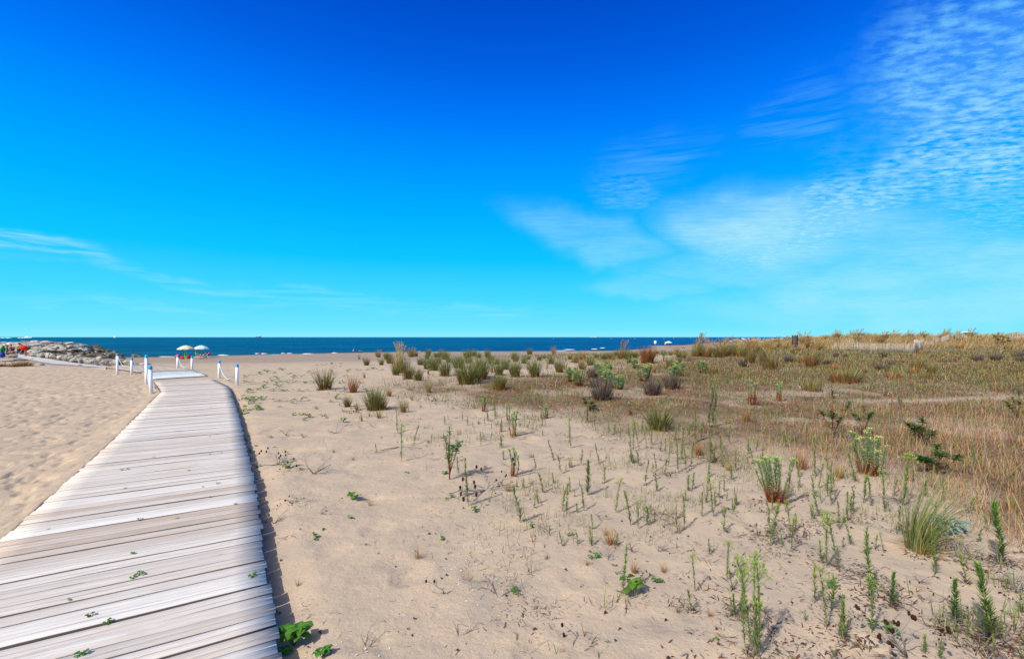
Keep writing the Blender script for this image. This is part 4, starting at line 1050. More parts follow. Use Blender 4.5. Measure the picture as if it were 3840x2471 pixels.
sk('B', [(70, 420, 305), (135, 385, 270), (330, 275, 210), (360, 285, 250), (445, 240, 180), (530, 275, 220), (600, 215, 150), (690, 205, 100), (740, 190, 130), (795, 300, 220), (185, 660, 560), (210, 775, 695), (655, 780, 580), (735, 900, 715), (500, 870, 710),
         (905, 820, 680), (1065, 810, 620), (815, 670, 470), (800, 590, 390, 'f'), (960, 440, 270, 'm'), (1030, 470, 320), (1150, 560, 355, 'f'), (1200, 545, 450), (1260, 575, 510), (1455, 530, 390), (1375, 700, 400, 'f'), (1420, 620, 400, 'f'), (1490, 990, 760),
         (1580, 1060, 890), (1115, 975, 840), (940, 1240, 1000), (965, 1100, 780, 't'), (660, 980, 890), (610, 1010, 960), (565, 1070, 890), (520, 1170, 1030), (490, 1210, 1090), (395, 1030, 935), (330, 1020, 950), (735, 1240, 1050), (775, 1270, 980),
         (810, 1060, 930), (855, 1110, 1030), (895, 1010, 950), (870, 1250, 1150), (770, 880, 820), (985, 910, 840), (1010, 1400, 1260), (1215, 1260, 930, 'f'), (1350, 1370, 1030), (1420, 1400, 1110, 'f'), (1475, 1330, 1180, 'f'), (1510, 1370, 1190),
         (1560, 1340, 1270), (1760, 1290, 1170), (1830, 1380, 1090), (1775, 1430, 1290), (1985, 1290, 1050), (1870, 1060, 900), (1905, 1035, 880), (1850, 1150, 1040), (2030, 1060, 920), (2095, 1290, 880, 'f'), (2145, 1120, 960), (2195, 1420, 1205),
         (2290, 1180, 1020, 'm'), (2270, 1250, 1165), (1550, 860, 800), (1780, 890, 570), (1855, 890, 660), (1895, 830, 600), (1690, 840, 580, 'f'), (1660, 720, 580), (1355, 680, 480), (1365, 800, 620, 'm'), (1430, 830, 690), (2080, 790, 560, 'm'),
         (2160, 700, 540), (2065, 700, 520), (2250, 640, 400, 'f'), (2115, 540, 350, 'f'), (1985, 600, 480), (1925, 620, 310), (1880, 570, 470), (1750, 600, 480), (2300, 870, 690), (2370, 860, 800), (2260, 960, 810), (1500, 700, 520, 'f'), (1540, 640, 470),
         (360, 1340, 960), (1620, 700, 600), (1330, 560, 480), (1080, 450, 400), (1720, 720, 640), (2000, 480, 420), (560, 560, 500), (420, 200, 160), (880, 210, 160), (240, 290, 230), (2200, 560, 480), (1640, 900, 840)])
sk('C', [(590, 900, 540), (585, 1060, 900), (620, 990, 750, 'f'), (690, 1020, 890), (725, 1140, 750), (930, 930, 680), (1000, 1120, 850), (1090, 1150, 880), (1190, 1200, 800, 'f'), (1340, 1140, 640, 'f'), (1440, 935, 830, 't'), (1275, 1040, 900), (870, 1270, 1010),
         (930, 1210, 960), (440, 900, 690), (370, 690, 530, 'f'), (185, 580, 400, 'f'), (15, 690, 560), (75, 670, 540), (130, 760, 610), (1800, 700, 570), (1960, 790, 600, 'm'), (1920, 770, 670), (2020, 810, 690), (2300, 760, 600), (1920, 1200, 1060),
         (2110, 1290, 1120), (1540, 1060, 910), (1850, 1060, 940, 'f'), (570, 1240, 1130), (330, 1200, 1000), (420, 1340, 1200), (680, 1350, 1210, 'f'), (210, 1360, 1100), (380, 1390, 1080, 'f'), (800, 1350, 1100), (90, 1380, 1300), (2290, 940, 880), (1740, 800, 740),
         (300, 330, 260), (450, 330, 260), (180, 330, 270), (560, 340, 270), (1000, 230, 160), (1080, 240, 190), (1420, 230, 170), (1900, 280, 210), (80, 330, 270), (1260, 250, 200), (1560, 260, 190), (2030, 260, 200)])
sk('D', [(205, 450, 60), (385, 500, 160, 'f'), (690, 630, 180, 'f'), (640, 580, 410), (780, 620, 130, 'f'), (830, 460, 360), (890, 440, 190), (575, 210, 90), (580, 950, 590), (1045, 890, 250), (1025, 510, 330), (1115, 480, 350), (1180, 500, 320, 'f'),
         (1620, 700, 290), (1560, 540, 430), (1300, 960, 870), (1895, 780, 530), (2000, 780, 700), (2375, 1030, 830), (690, 1170, 620, 'f'), (735, 1000, 700), (820, 1250, 830, 'm'), (865, 1160, 1090), (1080, 1200, 680, 'f'), (510, 1100, 1000),
         (1540, 1380, 1200), (1680, 1425, 1260), (770, 1390, 1320), (735, 1425, 1340), (2380, 1425, 1300), (300, 440, 350)])
sk('E', [(1000, 470, 290), (875, 455, 335), (740, 475, 340), (615, 370, 290), (1220, 460, 350), (1890, 1050, 845), (1930, 880, 520, 'f'), (2215, 770, 400, 'f'), (2260, 870, 680), (2365, 650, 575), (2060, 550, 405), (1765, 490, 430), (2340, 1080, 840, 't'), (2250, 1070, 930), (2280, 1080, 960, 't')])
r5 = random.Random(8)
for _k in range(44):
    _x = r5.uniform(2450, 3760); _y = 1640+(_x-2450)*.13+r5.uniform(-60, 240)
    _h = r5.uniform(28, 75)*(_y-1264)/500; sk('C', [((_x-2800)*2.301, (_y-1400)*2.301, (_y-_h-1400)*2.301, r5.choice(('', '', '', 'f')))])
for (q, lab) in ((('D', 1250, 960, 650), 'thick bright green bottlebrush stalk standing before grey dead twigs'), (('D', 1800, 1120, 700), 'thick bottlebrush stalk with drooping lower leaves in grey litter'),
                 (('D', 2140, 1290, 620), 'tallest thick bottlebrush stalk, bright tip, standing in front at the dune side corner'), (('D', 2190, 600, 70), 'thick dark green bottlebrush stalk behind the drooping straw blades')):
    put('s_thick', *q, label=lab, group=ST)
put('s_l', 'A', 2052, 1432, 980, 'tall stalk throwing a long thin shadow on bare sand', group=ST)
put('s_l', 'E', 1290, 892, 440, 'tall green stalk rising beside a clump of broad leaves', group=ST)
put('s_tall', 'D', 62, 1400, 470, 'tallest bushy weed with pale yellow flower sprays at the sand edge', sx=.8)
put('s_dark', 'B', 2065, 480, 120, 'dark blue-green bushy weed standing tall in rusty litter')
# spurges
SG = 'sea spurge clumps'
put('e_big', 'C', 255, 1112, 690, 'big sea spurge with orange-red foot on open sand', group=SG)
put('e_big', 'C', 1080, 872, 480, 'tall pale sea spurge rooted in dry straw grass', group=SG)
def sp(key, *pts):
    for q in pts: put(key, *q, cat='plant', group=SG, desc='pale green spurge clump')
sp('e_mid', ('Fz', 975, 605, 440), ('Fz', 905, 560, 410), ('Fz', 1240, 560, 375), ('Fz', 1300, 620, 440), ('Fz', 1390, 640, 500), ('Fz', 1640, 560, 380), ('Fz', 1545, 430, 330), ('Fz', 1920, 560, 400), ('Fz', 1985, 505, 365), ('Fz', 2222, 485, 350), ('Fz', 1190, 500, 370))
sp('e_small', ('Fz', 2085, 355, 275), ('Fz', 1835, 360, 270), ('Fz', 125, 472, 365), ('Fz', 670, 432, 350), ('Gz', 130, 745, 570), ('Gz', 830, 1110, 850), ('Gz', 1215, 1100, 880), ('A', 2270, 232, 130), ('A', 1695, 252, 160), ('B', 250, 420, 280), ('B', 300, 560, 340),
   ('B', 560, 410, 290), ('B', 605, 400, 280), ('B', 305, 925, 680), ('B', 30, 340, 200), ('B', 1355, 370, 250), ('C', 280, 240, 80), ('C', 50, 270, 60), ('H', 650, 500, 420), ('H', 870, 680, 590), ('H', 1300, 600, 530), ('Fz', 480, 440, 370), ('B', 810, 840, 740))
# shrubs
put('sh_sap', 'A', 1880, 1192, 680, 'red-stemmed sapling with whorls of lance leaves on open sand', 'shrub')
SHG = 'oleander-like leafy shrubs'
put('sh_dark', 'C', 740, 560, 160, 'dark lance-leaved bush with a tall central spire', 'shrub', SHG, sx=.8)
put('sh_dark', 'C', 1010, 540, 290, 'dark spreading bush just behind the tall pale spurge', 'shrub', SHG)
put('sh_low', 'C', 1520, 610, 415, 'dark green bush with splayed leaf whorls in dry straw', 'shrub', SHG)
put('sh_low', 'C', 1640, 862, 635, 'bright green low bush with orange stems in dry straw', 'shrub', SHG)
put('sh_sap', 'C', 1330, 300, 165, 'small shrub with orange dead stems by the faint sand track', 'shrub', SHG)
put('sh_dark', 'C', 2350, 400, 150, 'dark shrub at the dune side edge behind the straw', 'shrub', SHG)
put('sh_dark', 'H', 2080, 330, 155, 'lone shrub with bare stem on the dune slope', 'shrub', SHG, sx=.8)
put('sh_low', 'H', 2145, 300, 170, 'green shrub sprouting above the dune grass', 'shrub', SHG)
put('sh_low', 'B', 985, 330, 220, 'dark round shrub at the edge of the rusty litter', 'shrub', SHG)
# broad leaved
put('b_big', 'K', 490, 1355, 1140, 'big leafy plant with broad bright leaves beside the boardwalk', rz=0., idx=0, sx=1.)
put('b_big', 'K', 410, 1432, 1365, 'small broad-leaved plant tucked against the boardwalk edge')
put('b_big', 'K', 755, 1450, 1355, 'leafy plant with a dry twig, beyond the big one by the boardwalk')
put('b_big', 'E', 1350, 868, 735, 'broad-leaved plant with a yellow leaf below the tall stalk')
put('b_big', 'A', 1010, 1378, 1300, 'bright broad-leaved plant casting a small shadow on bare sand')
BL = 'small broad-leaved plants on the sand'
for q in (('K', 345, 1075, 1040), ('K', 690, 402, 340), ('K', 745, 330, 295), ('K', 988, 225, 180), ('K', 1825, 412, 370), ('K', 2110, 160, 100), ('A', 1892, 1362, 1312), ('A', 1495, 1135, 1105), ('A', 165, 1085, 1045), ('A', 340, 1060, 1030), ('A', 430, 1085, 1010), ('A', 550, 1105, 1070),
          ('A', 570, 810, 775), ('A', 925, 670, 620), ('A', 690, 560, 532), ('A', 750, 625, 590), ('A', 780, 640, 615), ('A', 570, 662, 632), ('A', 275, 815, 785), ('A', 95, 940, 895), ('A', 105, 1010, 980), ('A', 85, 800, 775), ('A', 65, 850, 820), ('A', 850, 470, 415), ('A', 810, 500, 470), ('A', 1835, 1145, 1095),
          ('E', 460, 295, 240), ('E', 1020, 572, 510), ('E', 1580, 790, 720), ('E', 295, 895, 830), ('E', 812, 385, 345), ('E', 2125, 1310, 1280), ('E', 1215, 648, 625), ('E', 1230, 715, 690), ('A', 1665, 730, 705), ('D', 1195, 1180, 1060), ('D', 700, 800, 720), ('A', 350, 545, 520), ('A', 420, 955, 930), ('A', 145, 895, 870), ('A', 305, 905, 885)):
    put('b_sm', *q, cat='plant', group=BL, desc='small broad-leaved plant')
for q in (('E', 600, 590, 520), ('E', 735, 1418, 1330), ('E', 1570, 178, 120), ('K', 525, 828, 755), ('K', 232, 262, 225), ('K', 685, 600, 575), ('A', 1015, 1015, 970), ('A', 1270, 820, 790), ('A', 150, 1190, 1140), ('A', 2200, 1090, 1040), ('C', 2000, 1040, 990), ('D', 400, 1425, 1395), ('B', 460, 755, 700), ('A', 1390, 810, 780), ('A', 240, 1310, 1290)):
    put('b_grass', *q, cat='grass', group='small green grass sprigs', desc='small green grass sprig')
for q in (('K', 1600, 585, 440), ('K', 1170, 112, 30), ('E', 960, 640, 560), ('E', 1165, 445, 270), ('E', 1385, 700, 560), ('E', 1780, 1060, 960), ('E', 1650, 700, 590), ('E', 1130, 380, 260), ('A', 840, 945, 900), ('A', 2140, 690, 630), ('B', 250, 1060, 920), ('B', 1130, 760, 700), ('E', 2060, 1100, 1000), ('D', 1520, 520, 430), ('B', 2230, 870, 740), ('A', 1690, 860, 800)):
    put('b_strawt', *q, cat='grass', group='small dry straw tufts', desc='small dry straw tuft')
# creeping plants over the sand beyond the boardwalk
CG = 'creeping green plants spread over the sand'
crp = [(60, 410), (20, 600), (215, 220), (240, 235), (370, 205), (390, 215), (480, 280), (170, 245), (310, 240), (280, 310), (340, 290), (250, 330), (320, 330), (370, 320), (150, 390), (80, 320), (40, 320), (210, 370), (290, 400), (360, 360), (410, 400), (440, 330), (490, 320),
       (520, 400), (570, 400), (545, 270), (600, 235), (640, 250), (820, 160), (870, 180), (900, 160), (830, 230), (960, 225), (990, 210), (930, 265), (1130, 215), (1170, 205), (1200, 200), (1240, 215), (850, 250), (620, 320), (660, 330), (130, 490), (75, 515), (95, 470), (195, 475),
       (300, 495), (475, 505), (535, 490), (150, 565), (70, 575), (1060, 215), (1420, 350), (1500, 390), (1140, 400), (700, 170), (760, 165), (470, 620), (640, 635), (10, 480), (30, 280), (120, 260), (430, 250), (590, 330), (880, 330), (1100, 330)]
for x, y in crp:
    px, py = P_('A', x, y); p = G(px, py); sc_ = U(1.3, 2.2); o = place('b_creep', p, sc_*.8, None, sxy=sc_); tag(o, None, 'plant', CG); pend(o, 'creeping green plant', px, py)
# sprigs in the boardwalk gaps
for r, x, y, sc in (('Z7', 1270, 612, 1.2), ('Z7', 1190, 642, 1.), ('Z7', 625, 842, .6), ('Z7', 815, 978, 1.), ('Z7', 955, 1044, .9), ('Z7', 715, 1335, 1.2), ('Z7', 2260, 628, 1.2), ('Z7', 1200, 428, .9), ('Z7', 1265, 119, 1.), ('Z7', 1585, 106, .6), ('Z7', 430, 206, .5),
                    ('Z8', 1090, 917, .9), ('Z8', 1150, 906, .9), ('Z8', 1960, 1038, .9), ('Z8', 2110, 1224, .8), ('Z8', 1380, 802, .7), ('Z8', 1120, 1082, .7), ('Z8', 1700, 922, .7), ('Z8', 1885, 773, .7), ('Z8', 1985, 762, .6), ('Z8', 1945, 596, .7), ('Z8', 1880, 614, .6), ('Z8', 1820, 1065, .5), ('Z8', 1885, 1157, .6), ('Z8', 2020, 286, .8), ('Z8', 1900, 358, .9), ('Z8', 2090, 420, .8), ('Z8', 2035, 338, .7), ('Z8', 2010, 208, .7), ('Z8', 1905, 96, .9)):
    px, py = P_(r, x, y); X, Y = P0(px, py); o = place('b_deck', (X, Y, .004), sc*.7, sxy=sc*.62)
    tag(o, None, 'plant', 'weed sprigs poking through the boardwalk gaps')
    s_, u_ = su(px, py); PEND.append((o, 'weed sprig in boardwalk gap', px, py))
# dead wood
TG = 'dead twigs lying on the sand'
def tw(key, desc, *pts):
    for q in pts: put(key, *q[:4], cat='twig', group=TG, desc=desc)
put('w_flat', 'K', 1960, 1275, 1215, 'whitish forked branch lying on bare sand', 'branch', TG, rz=0., sx=1.6)
put('w_flat', 'K', 1205, 470, 430, 'thin grey stick lying aslant with brown pods near it', 'twig', TG)
put('w_flat', 'E', 160, 935, 850, 'curved driftwood branch lying by a small leafy plant', 'branch', TG, sx=1.3)
put('w_up', 'E', 830, 1375, 1135, 'upright grey twig with one brown pod on bare sand', 'twig', TG)
put('w_up', 'K', 1830, 892, 715, 'upright grey twig topped by two brown pods', 'twig', TG)
put('w_upg', 'K', 1125, 1352, 1195, 'bare forked twig standing in sand like a letter V', 'twig', TG)
put('w_flat', 'A', 1425, 900, 830, 'twisted silvery root arching over the sand', 'twig', TG, sx=1.2)
put('w_pods', 'D', 1385, 1405, 1000, 'dead brown-podded plant leaning over grey curled leaves', 'plant', sx=1.1)
put('w_pods', 'D', 1690, 1330, 1150, 'bare stem with two dark furry pods', 'twig', TG, sx=.7)
put('w_pods', 'E', 1480, 800, 690, 'cluster of dark brown pods beside small leaves', 'twig', TG)
tw('w_flat', 'lying grey twig', ('K', 560, 130, 90), ('K', 440, 375, 330), ('K', 1900, 265, 190), ('A', 1200, 1100, 1060), ('A', 1310, 1095, 1060), ('K', 920, 912, 890), ('A', 2000, 1010, 970), ('E', 1150, 800, 785), ('D', 420, 900, 850), ('D', 560, 560, 530), ('A', 900, 430, 415), ('K', 820, 190, 160), ('D', 1500, 900, 850), ('K', 1180, 175, 160), ('E', 2040, 245, 235), ('D', 1250, 1300, 1240))
tw('w_heap', 'heap of dry twigs', ('A', 560, 1385, 1320), ('A', 330, 1060, 970), ('K', 700, 170, 120), ('A', 2215, 1280, 1190), ('A', 1050, 540, 480), ('A', 910, 400, 350), ('B', 50, 1050, 900), ('A', 1060, 580, 520), ('D', 1180, 800, 740), ('D', 2300, 900, 850), ('A', 370, 1130, 1090), ('D', 1720, 900, 820), ('A', 1840, 490, 430), ('B', 1620, 930, 880), ('B', 2150, 1180, 1120))
tw('w_upg', 'bare upright twig', ('A', 865, 778, 650), ('A', 660, 1142, 940), ('A', 552, 1008, 950), ('A', 1185, 712, 650), ('A', 1080, 722, 680), ('A', 415, 795, 690), ('E', 1075, 235, 100), ('E', 1150, 592, 460), ('E', 1080, 532, 440), ('E', 1355, 510, 350), ('E', 1610, 520, 400), ('E', 1325, 1030, 960), ('D', 845, 680, 610), ('D', 1490, 760, 630), ('D', 2330, 860, 600), ('D', 550, 470, 380),
   ('C', 1070, 120, -110), ('C', 1190, 190, -60), ('B', 1620, 780, 640), ('A', 1590, 490, 420), ('A', 1420, 515, 460), ('A', 1530, 470, 390), ('A', 1665, 480, 430), ('K', 305, 270, 130), ('K', 2170, 625, 570), ('D', 1385, 1000, 900))

# ------------------------------------------------------------------ ground cover nobody could count
def scatter(n, amin, amax, ymin, ymax, seed):
    r = np.random.default_rng(seed)
    a = r.uniform(amin, amax, n); Y = ymin*(ymax/ymin)**(r.uniform(0, 1, n)**.9)
    # even over the ground seen: density falls with distance
    return a*Y, Y, r
def pick(r, n, cols): return np.array(cols)[r.integers(0, len(cols), n)]
def offdeck(X, Y):
    s = X*DIR[0]+Y*DIR[1]; u = X*NRM[0]+Y*NRM[1]
    return ~((s < S_END+.5) & (u > edge_l(s)-.05) & (u < edge_r(s)+.12))
def cover(name, label, n, ar, yr, seed, keep, Lr, wr, cols, lean=(.2, 1.2), bend=(0, .6), K=2, mat=None, dist=True, cat=None, wind=0.):
    X, Y, r = scatter(n, *ar, *yr, seed)
    k = keep(X, Y, r) & offdeck(X, Y); X, Y = X[k], Y[k]; m = len(X)
    sc = np.clip(Y/7., .8, 9.) if dist else np.ones(m)
    b = np.stack([X, Y, ground_z(X, Y)-.004], -1)
    c = pick(r, m, cols)
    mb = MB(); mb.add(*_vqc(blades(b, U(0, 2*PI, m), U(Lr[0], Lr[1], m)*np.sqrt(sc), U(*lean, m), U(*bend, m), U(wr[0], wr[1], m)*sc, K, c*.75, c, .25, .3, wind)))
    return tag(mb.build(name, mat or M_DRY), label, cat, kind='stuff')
def kl(X, Y, r): 
    m = lit_mask(X, Y); cl = sst(.38, .55, fbm(X*1.6, Y*1.6, 91, 3))
    return r.uniform(0, 1, len(X)) < m*(.35+.65*cl)
def kspill(X, Y, r):
    a = X/Y; yb = np.interp(a, LBX, LBY)
    m = sst(-1.5, -.1, np.log(Y/yb))*sst(-.5, .1, a)*(Y < 22)
    cl = sst(.45, .60, fbm(X*2.2, Y*2.2, 93, 3))
    return r.uniform(0, 1, len(X)) < m*cl
def kg(X, Y, r):
    m = grn_mask(X, Y); cl = sst(.30, .5, fbm(X*.9, Y*.9, 95, 3))
    return r.uniform(0, 1, len(X)) < np.maximum(m*(.3+.7*cl), .12*sst(14, 20, Y)*(X/Y > -.1)*(Y < 60))
def kst(X, Y, r):
    a = X/Y; yb = np.interp(a, LBX, LBY)
    m = sst(.45, .8, a+.3*(fbm(X*.5, Y*.5, 97)-.5))*sst(-.1, .12, np.log(Y/yb))*(1-sst(10.5, 15, Y))
    cl = sst(.35, .6, fbm(X*1.3, Y*1.3, 99, 3))
    return r.uniform(0, 1, len(X)) < m*(.15+.85*cl)+.05*kl(X, Y, r)
RB = [RUST*.95, RUST*.7, BROWN, np.array(rgb(150, 92, 52)), np.array(rgb(186, 132, 80)), GREYB, GREY*.9, BROWN*1.2, STRAW*.9, OLIVE*.8, OLIVE, GREYB, PODB*1.4]
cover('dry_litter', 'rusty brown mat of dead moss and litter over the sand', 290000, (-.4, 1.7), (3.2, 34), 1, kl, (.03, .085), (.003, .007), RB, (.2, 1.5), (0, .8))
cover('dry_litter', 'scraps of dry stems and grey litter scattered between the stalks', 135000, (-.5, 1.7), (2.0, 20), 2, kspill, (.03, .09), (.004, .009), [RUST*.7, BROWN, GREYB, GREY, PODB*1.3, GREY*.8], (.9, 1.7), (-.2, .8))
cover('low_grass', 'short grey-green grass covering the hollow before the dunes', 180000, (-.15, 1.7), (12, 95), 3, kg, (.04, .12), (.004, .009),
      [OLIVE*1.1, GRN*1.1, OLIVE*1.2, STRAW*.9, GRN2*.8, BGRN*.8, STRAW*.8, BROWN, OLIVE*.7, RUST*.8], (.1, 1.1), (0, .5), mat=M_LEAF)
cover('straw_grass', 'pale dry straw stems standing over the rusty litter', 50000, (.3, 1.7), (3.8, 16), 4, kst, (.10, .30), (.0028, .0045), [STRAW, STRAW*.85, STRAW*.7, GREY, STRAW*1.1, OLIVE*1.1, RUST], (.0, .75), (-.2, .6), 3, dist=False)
def kshell(X, Y, r):
    a = X/Y
    return r.uniform(0, 1, len(X)) < sst(.1, -.25, a)*sst(.45, .7, fbm(X*1.1, Y*1.1, 103, 2))*(a > -1.)*offdeck(X, Y)
X, Y, r = scatter(5200, -.75, .25, 2.2, 9, 7); k = kshell(X, Y, r); X, Y = X[k], Y[k]; m = len(X)
mb = MB(); b = np.stack([X, Y, ground_z(X, Y, True)+.003], -1)
mb.add(*_vqc(leaf(b, U(0, 2*PI, m), U(.006, .022, m), U(-.05, .15, m), U(.005, .014, m), np.array([.62, .58, .52]), .2, .25, .1)))
tag(mb.build('shell_debris', M_PAINT), 'white broken shells sprinkled on the sand', kind='stuff')
def kpod(X, Y, r): return r.uniform(0, 1, len(X)) < .25+.6*sst(.0, .9, X/Y)
X, Y, r = scatter(750, -.6, 1.15, 2.2, 9, 8); k = kpod(X, Y, r) & offdeck(X, Y); X, Y = X[k], Y[k]; m = len(X)
mb = MB(); b = np.stack([X, Y, ground_z(X, Y, True)+.006], -1)
mb.add(*_vqc(leaf(b, U(0, 2*PI, m), U(.012, .034, m), U(-.1, .5, m), U(.008, .02, m), PODB*1.15, .5, .4, .5)))
tag(mb.build('leaf_debris', M_DRY), 'dark brown pods and curled dead leaves strewn on the sand', kind='stuff')
def kbare(X, Y, r):
    a = X/Y; return r.uniform(0, 1, len(X)) < sst(-.62, -.5, a)*(.10+.9*sst(.56, .70, fbm(X*2.6, Y*2.6, 131, 3)))*(Y > 2)*(1-sst(16, 24, Y))
cover('twig_debris', 'scattered twig bits, seeds and leaf scraps on the open sand', 26000, (-.62, .5), (2.2, 24), 41, kbare, (.012, .055), (.003, .006), [RUST*.6, PODB*1.2, GREYB, GREY, BROWN, GRN*.9], (1.1, 1.7), (-.3, .9))
# small dead grey curls at the feet of the stalks
def kcurl(X, Y, r): return r.uniform(0, 1, len(X)) < sst(.1, .7, X/Y)*sst(.46, .62, fbm(X*3, Y*3, 107, 2))
cover('curled_litter', 'grey curled dead leaves heaped around the stalks', 34000, (.0, 1.2), (2.3, 8), 9, kcurl, (.02, .055), (.006, .013), [GREY*1.05, GREY*.8, GREYB, BROWN], (.8, 1.7), (.3, 2.0), 3, dist=False)
def kws(X, Y, r): return r.uniform(0, 1, len(X)) < np.maximum(lit_mask(X, Y)*.6, kspill(X, Y, r)*.8)*sst(.42, .62, fbm(X*1.4, Y*1.4, 121, 2))
cover('low_weeds', 'thin grey-green seedling stems among the litter', 76000, (-.4, 1.7), (2.6, 26), 31, kws, (.04, .17), (.004, .007), [BGRN*.9, GRN, GRN2*.9, OLIVE], (.0, .5), (-.2, .5), 3, mat=M_LEAF)
for px, py, rr in ((2610, 2125, .3), (2680, 2115, .25), (2170, 1960, .25), (1870, 1790, .2), (1400, 1945, .2), (1130, 1970, .25)): pass

# ------------------------------------------------------------------ dune grass on the ridge: separate bunches
FY = [40]+[G(*q).y for q in ((3128, 1316), (3217, 1317), (3273, 1321), (3353, 1320), (3428, 1324), (3461, 1314))]+[40]
rd = random.Random(12)
def kdn(X, Y, r):
    z = ground_z(X, Y); a = X/Y
    fy = np.interp(a, [.60, .68, .74, .77, .815, .857, .876, .90], FY)          # keep the ground before the fence low
    return r.uniform(0, 1, len(X)) < (Y > fy+.4)*sst(.46, .56, a)*sst(.0, .4, z+.4*(fbm(X*.25, Y*.25, 111, 2)-.5))*(.25+.75*sst(.35, .5, fbm(X*.5, Y*.5, 113, 2)))
cover('dune_grass', 'continuous windblown straw and olive grass over the dune slope', 84000, (.44, 1.7), (46, 92), 21, kdn, (.35, .80), (.018, .034), [STRAW, STRAW*.85, OLIVE*1.2, RUST, STRAW*1.1, STRAW*.7, GRN], (.05, .6), (.0, .6), 3, dist=False, wind=.35)
DG = 'grass bunches on the dune ridge'
spots = []
for row, (yy, step) in enumerate(((84, .030), (78, .030), (73, .036), (67, .048), (60, .07))):
    a = .455 if row else .56
    while a < 1.14:
        aa = a+rd.uniform(-.3, .3)*step; Y = yy+rd.uniform(-3, 3); X = aa*Y
        if not (.66 < aa < .89 and Y < 66): spots.append((X, Y, row))
        a += step*rd.uniform(.75, 1.3)
for X, Y, row in spots:
    a = X/Y; z = float(ground_z(X, Y)); s = rd.uniform(.6, 1.2)*(1. if row < 4 else .7)
    px = CX+a*F; py = HY-(z-CAMZ)/Y*F
    key = 't_dune' if rd.random() < .8 else 't_low'
    o = place(key, (X, Y, z), s*1.0 if key == 't_dune' else 1.3, rd.uniform(-.4, .4), sxy=s*rd.uniform(1., 1.5))
    tag(o, 'windblown straw and olive grass bunch on the dune ridge', 'grass', DG)
for i in range(26):                                # bunches in the hollow
    a = rd.uniform(.42, 1.1); Y = rd.uniform(19, 52); X = a*Y
    z = float(ground_z(X, Y)); o = place(rd.choice(('t_low', 't_low', 't_dead', 't_sparse')), (X, Y, z), rd.uniform(.6, 1.1), None, sxy=rd.uniform(.8, 1.4))
    tag(o, None, 'grass', 'low tufts in the grassy hollow'); pend(o, 'low hollow tuft', CX+a*F, HY-(z-CAMZ)/Y*F)

# ------------------------------------------------------------------ chestnut paling fences
def fence(pts, h, label, posts=(), lean=.12, gap=.115):
    P = [G(*p) for p in pts]
    e = tag(empty('paling_fence', P[0]), label, 'fence', 'old chestnut paling fences on the dune')
    mb, wb = MB(), MB(); rr = random.Random(len(label)); o = P[0]
    seg = [(P[i], P[i+1]) for i in range(len(P)-1)]
    top = []
    for a, b in seg:
        n = max(2, int((b-a).length/gap))
        for k in range(n):
            p = a.lerp(b, k/n)-o; p.z = float(ground_z(p.x+o.x, p.y+o.y))-o.z
            hh = h*rr.uniform(.88, 1.06); lx = lean*math.sin(k*.07+len(pts))+rr.uniform(-.07, .07)
            c = GREY*rr.uniform(1., 1.65)*np.array([1.03, 1., .95])
            tube(mb, [(p.x, p.y, p.z-.05), (p.x+lx*hh*.5, p.y+rr.uniform(-.02, .02), p.z+hh*.5), (p.x+lx*hh, p.y, p.z+hh)], [.030, .030, .016], 4, c)
            top.append((p.x+lx*hh*.78, p.y-.03, p.z+hh*.78, p.x+lx*hh*.3, p.z+hh*.3))
    mb.build('slat_panel', M_TWIG, e)
    tube(wb, [(t[0], t[1], t[2]) for t in top], .006, 3, (.1, .09, .08)); tube(wb, [(t[3], t[1], t[4]) for t in top], .006, 3, (.1, .09, .08))
    wb.build('wire', M_PAINT, e)
    for px, py, hh in posts:
        q = G(px, py)-o; m2 = MB(); tube(m2, [(0, 0, -.1), (.03, 0, hh*.6), (.05, 0, hh)], [.05, .045, .035], 7, GREY*.7)
        m2.build('post', M_TWIG, e, loc=(q.x, q.y+.06, q.z))
HF = lambda x, y: P_('H', x, y)
fence([HF(90, 375), HF(380, 378), HF(560, 392), HF(820, 388), HF(1060, 402)], 1.0, 'long leaning grey paling fence below the dune grass', [(*HF(375, 375), 1.25), (*HF(1050, 400), 1.2), (*HF(760, 385), 1.1)])
fence([HF(1062, 400), HF(1168, 368)], 1.35, 'taller steep end of paling fence beside a dark dead clump', [(*HF(1165, 365), 1.5)], .05)
fence([HF(230, 300), HF(330, 305)], .9, 'short remnant of paling fence half buried behind the long one')
fence([HF(1190, 325), HF(1300, 322)], .8, 'low paling fence remnant next to the taller fence end')
fence([HF(1290, 292), HF(1400, 292), HF(1495, 262)], 1.0, 'paling fence before the bare dune sand patch', [(*HF(1495, 260), 1.3)])
fence([HF(1560, 246), HF(1700, 244)], .9, 'distant paling fence below the white lookout hut')
fence([HF(2210, 262), HF(2420, 258)], 1.2, 'paling fence on the dune beyond the lone shrubs')
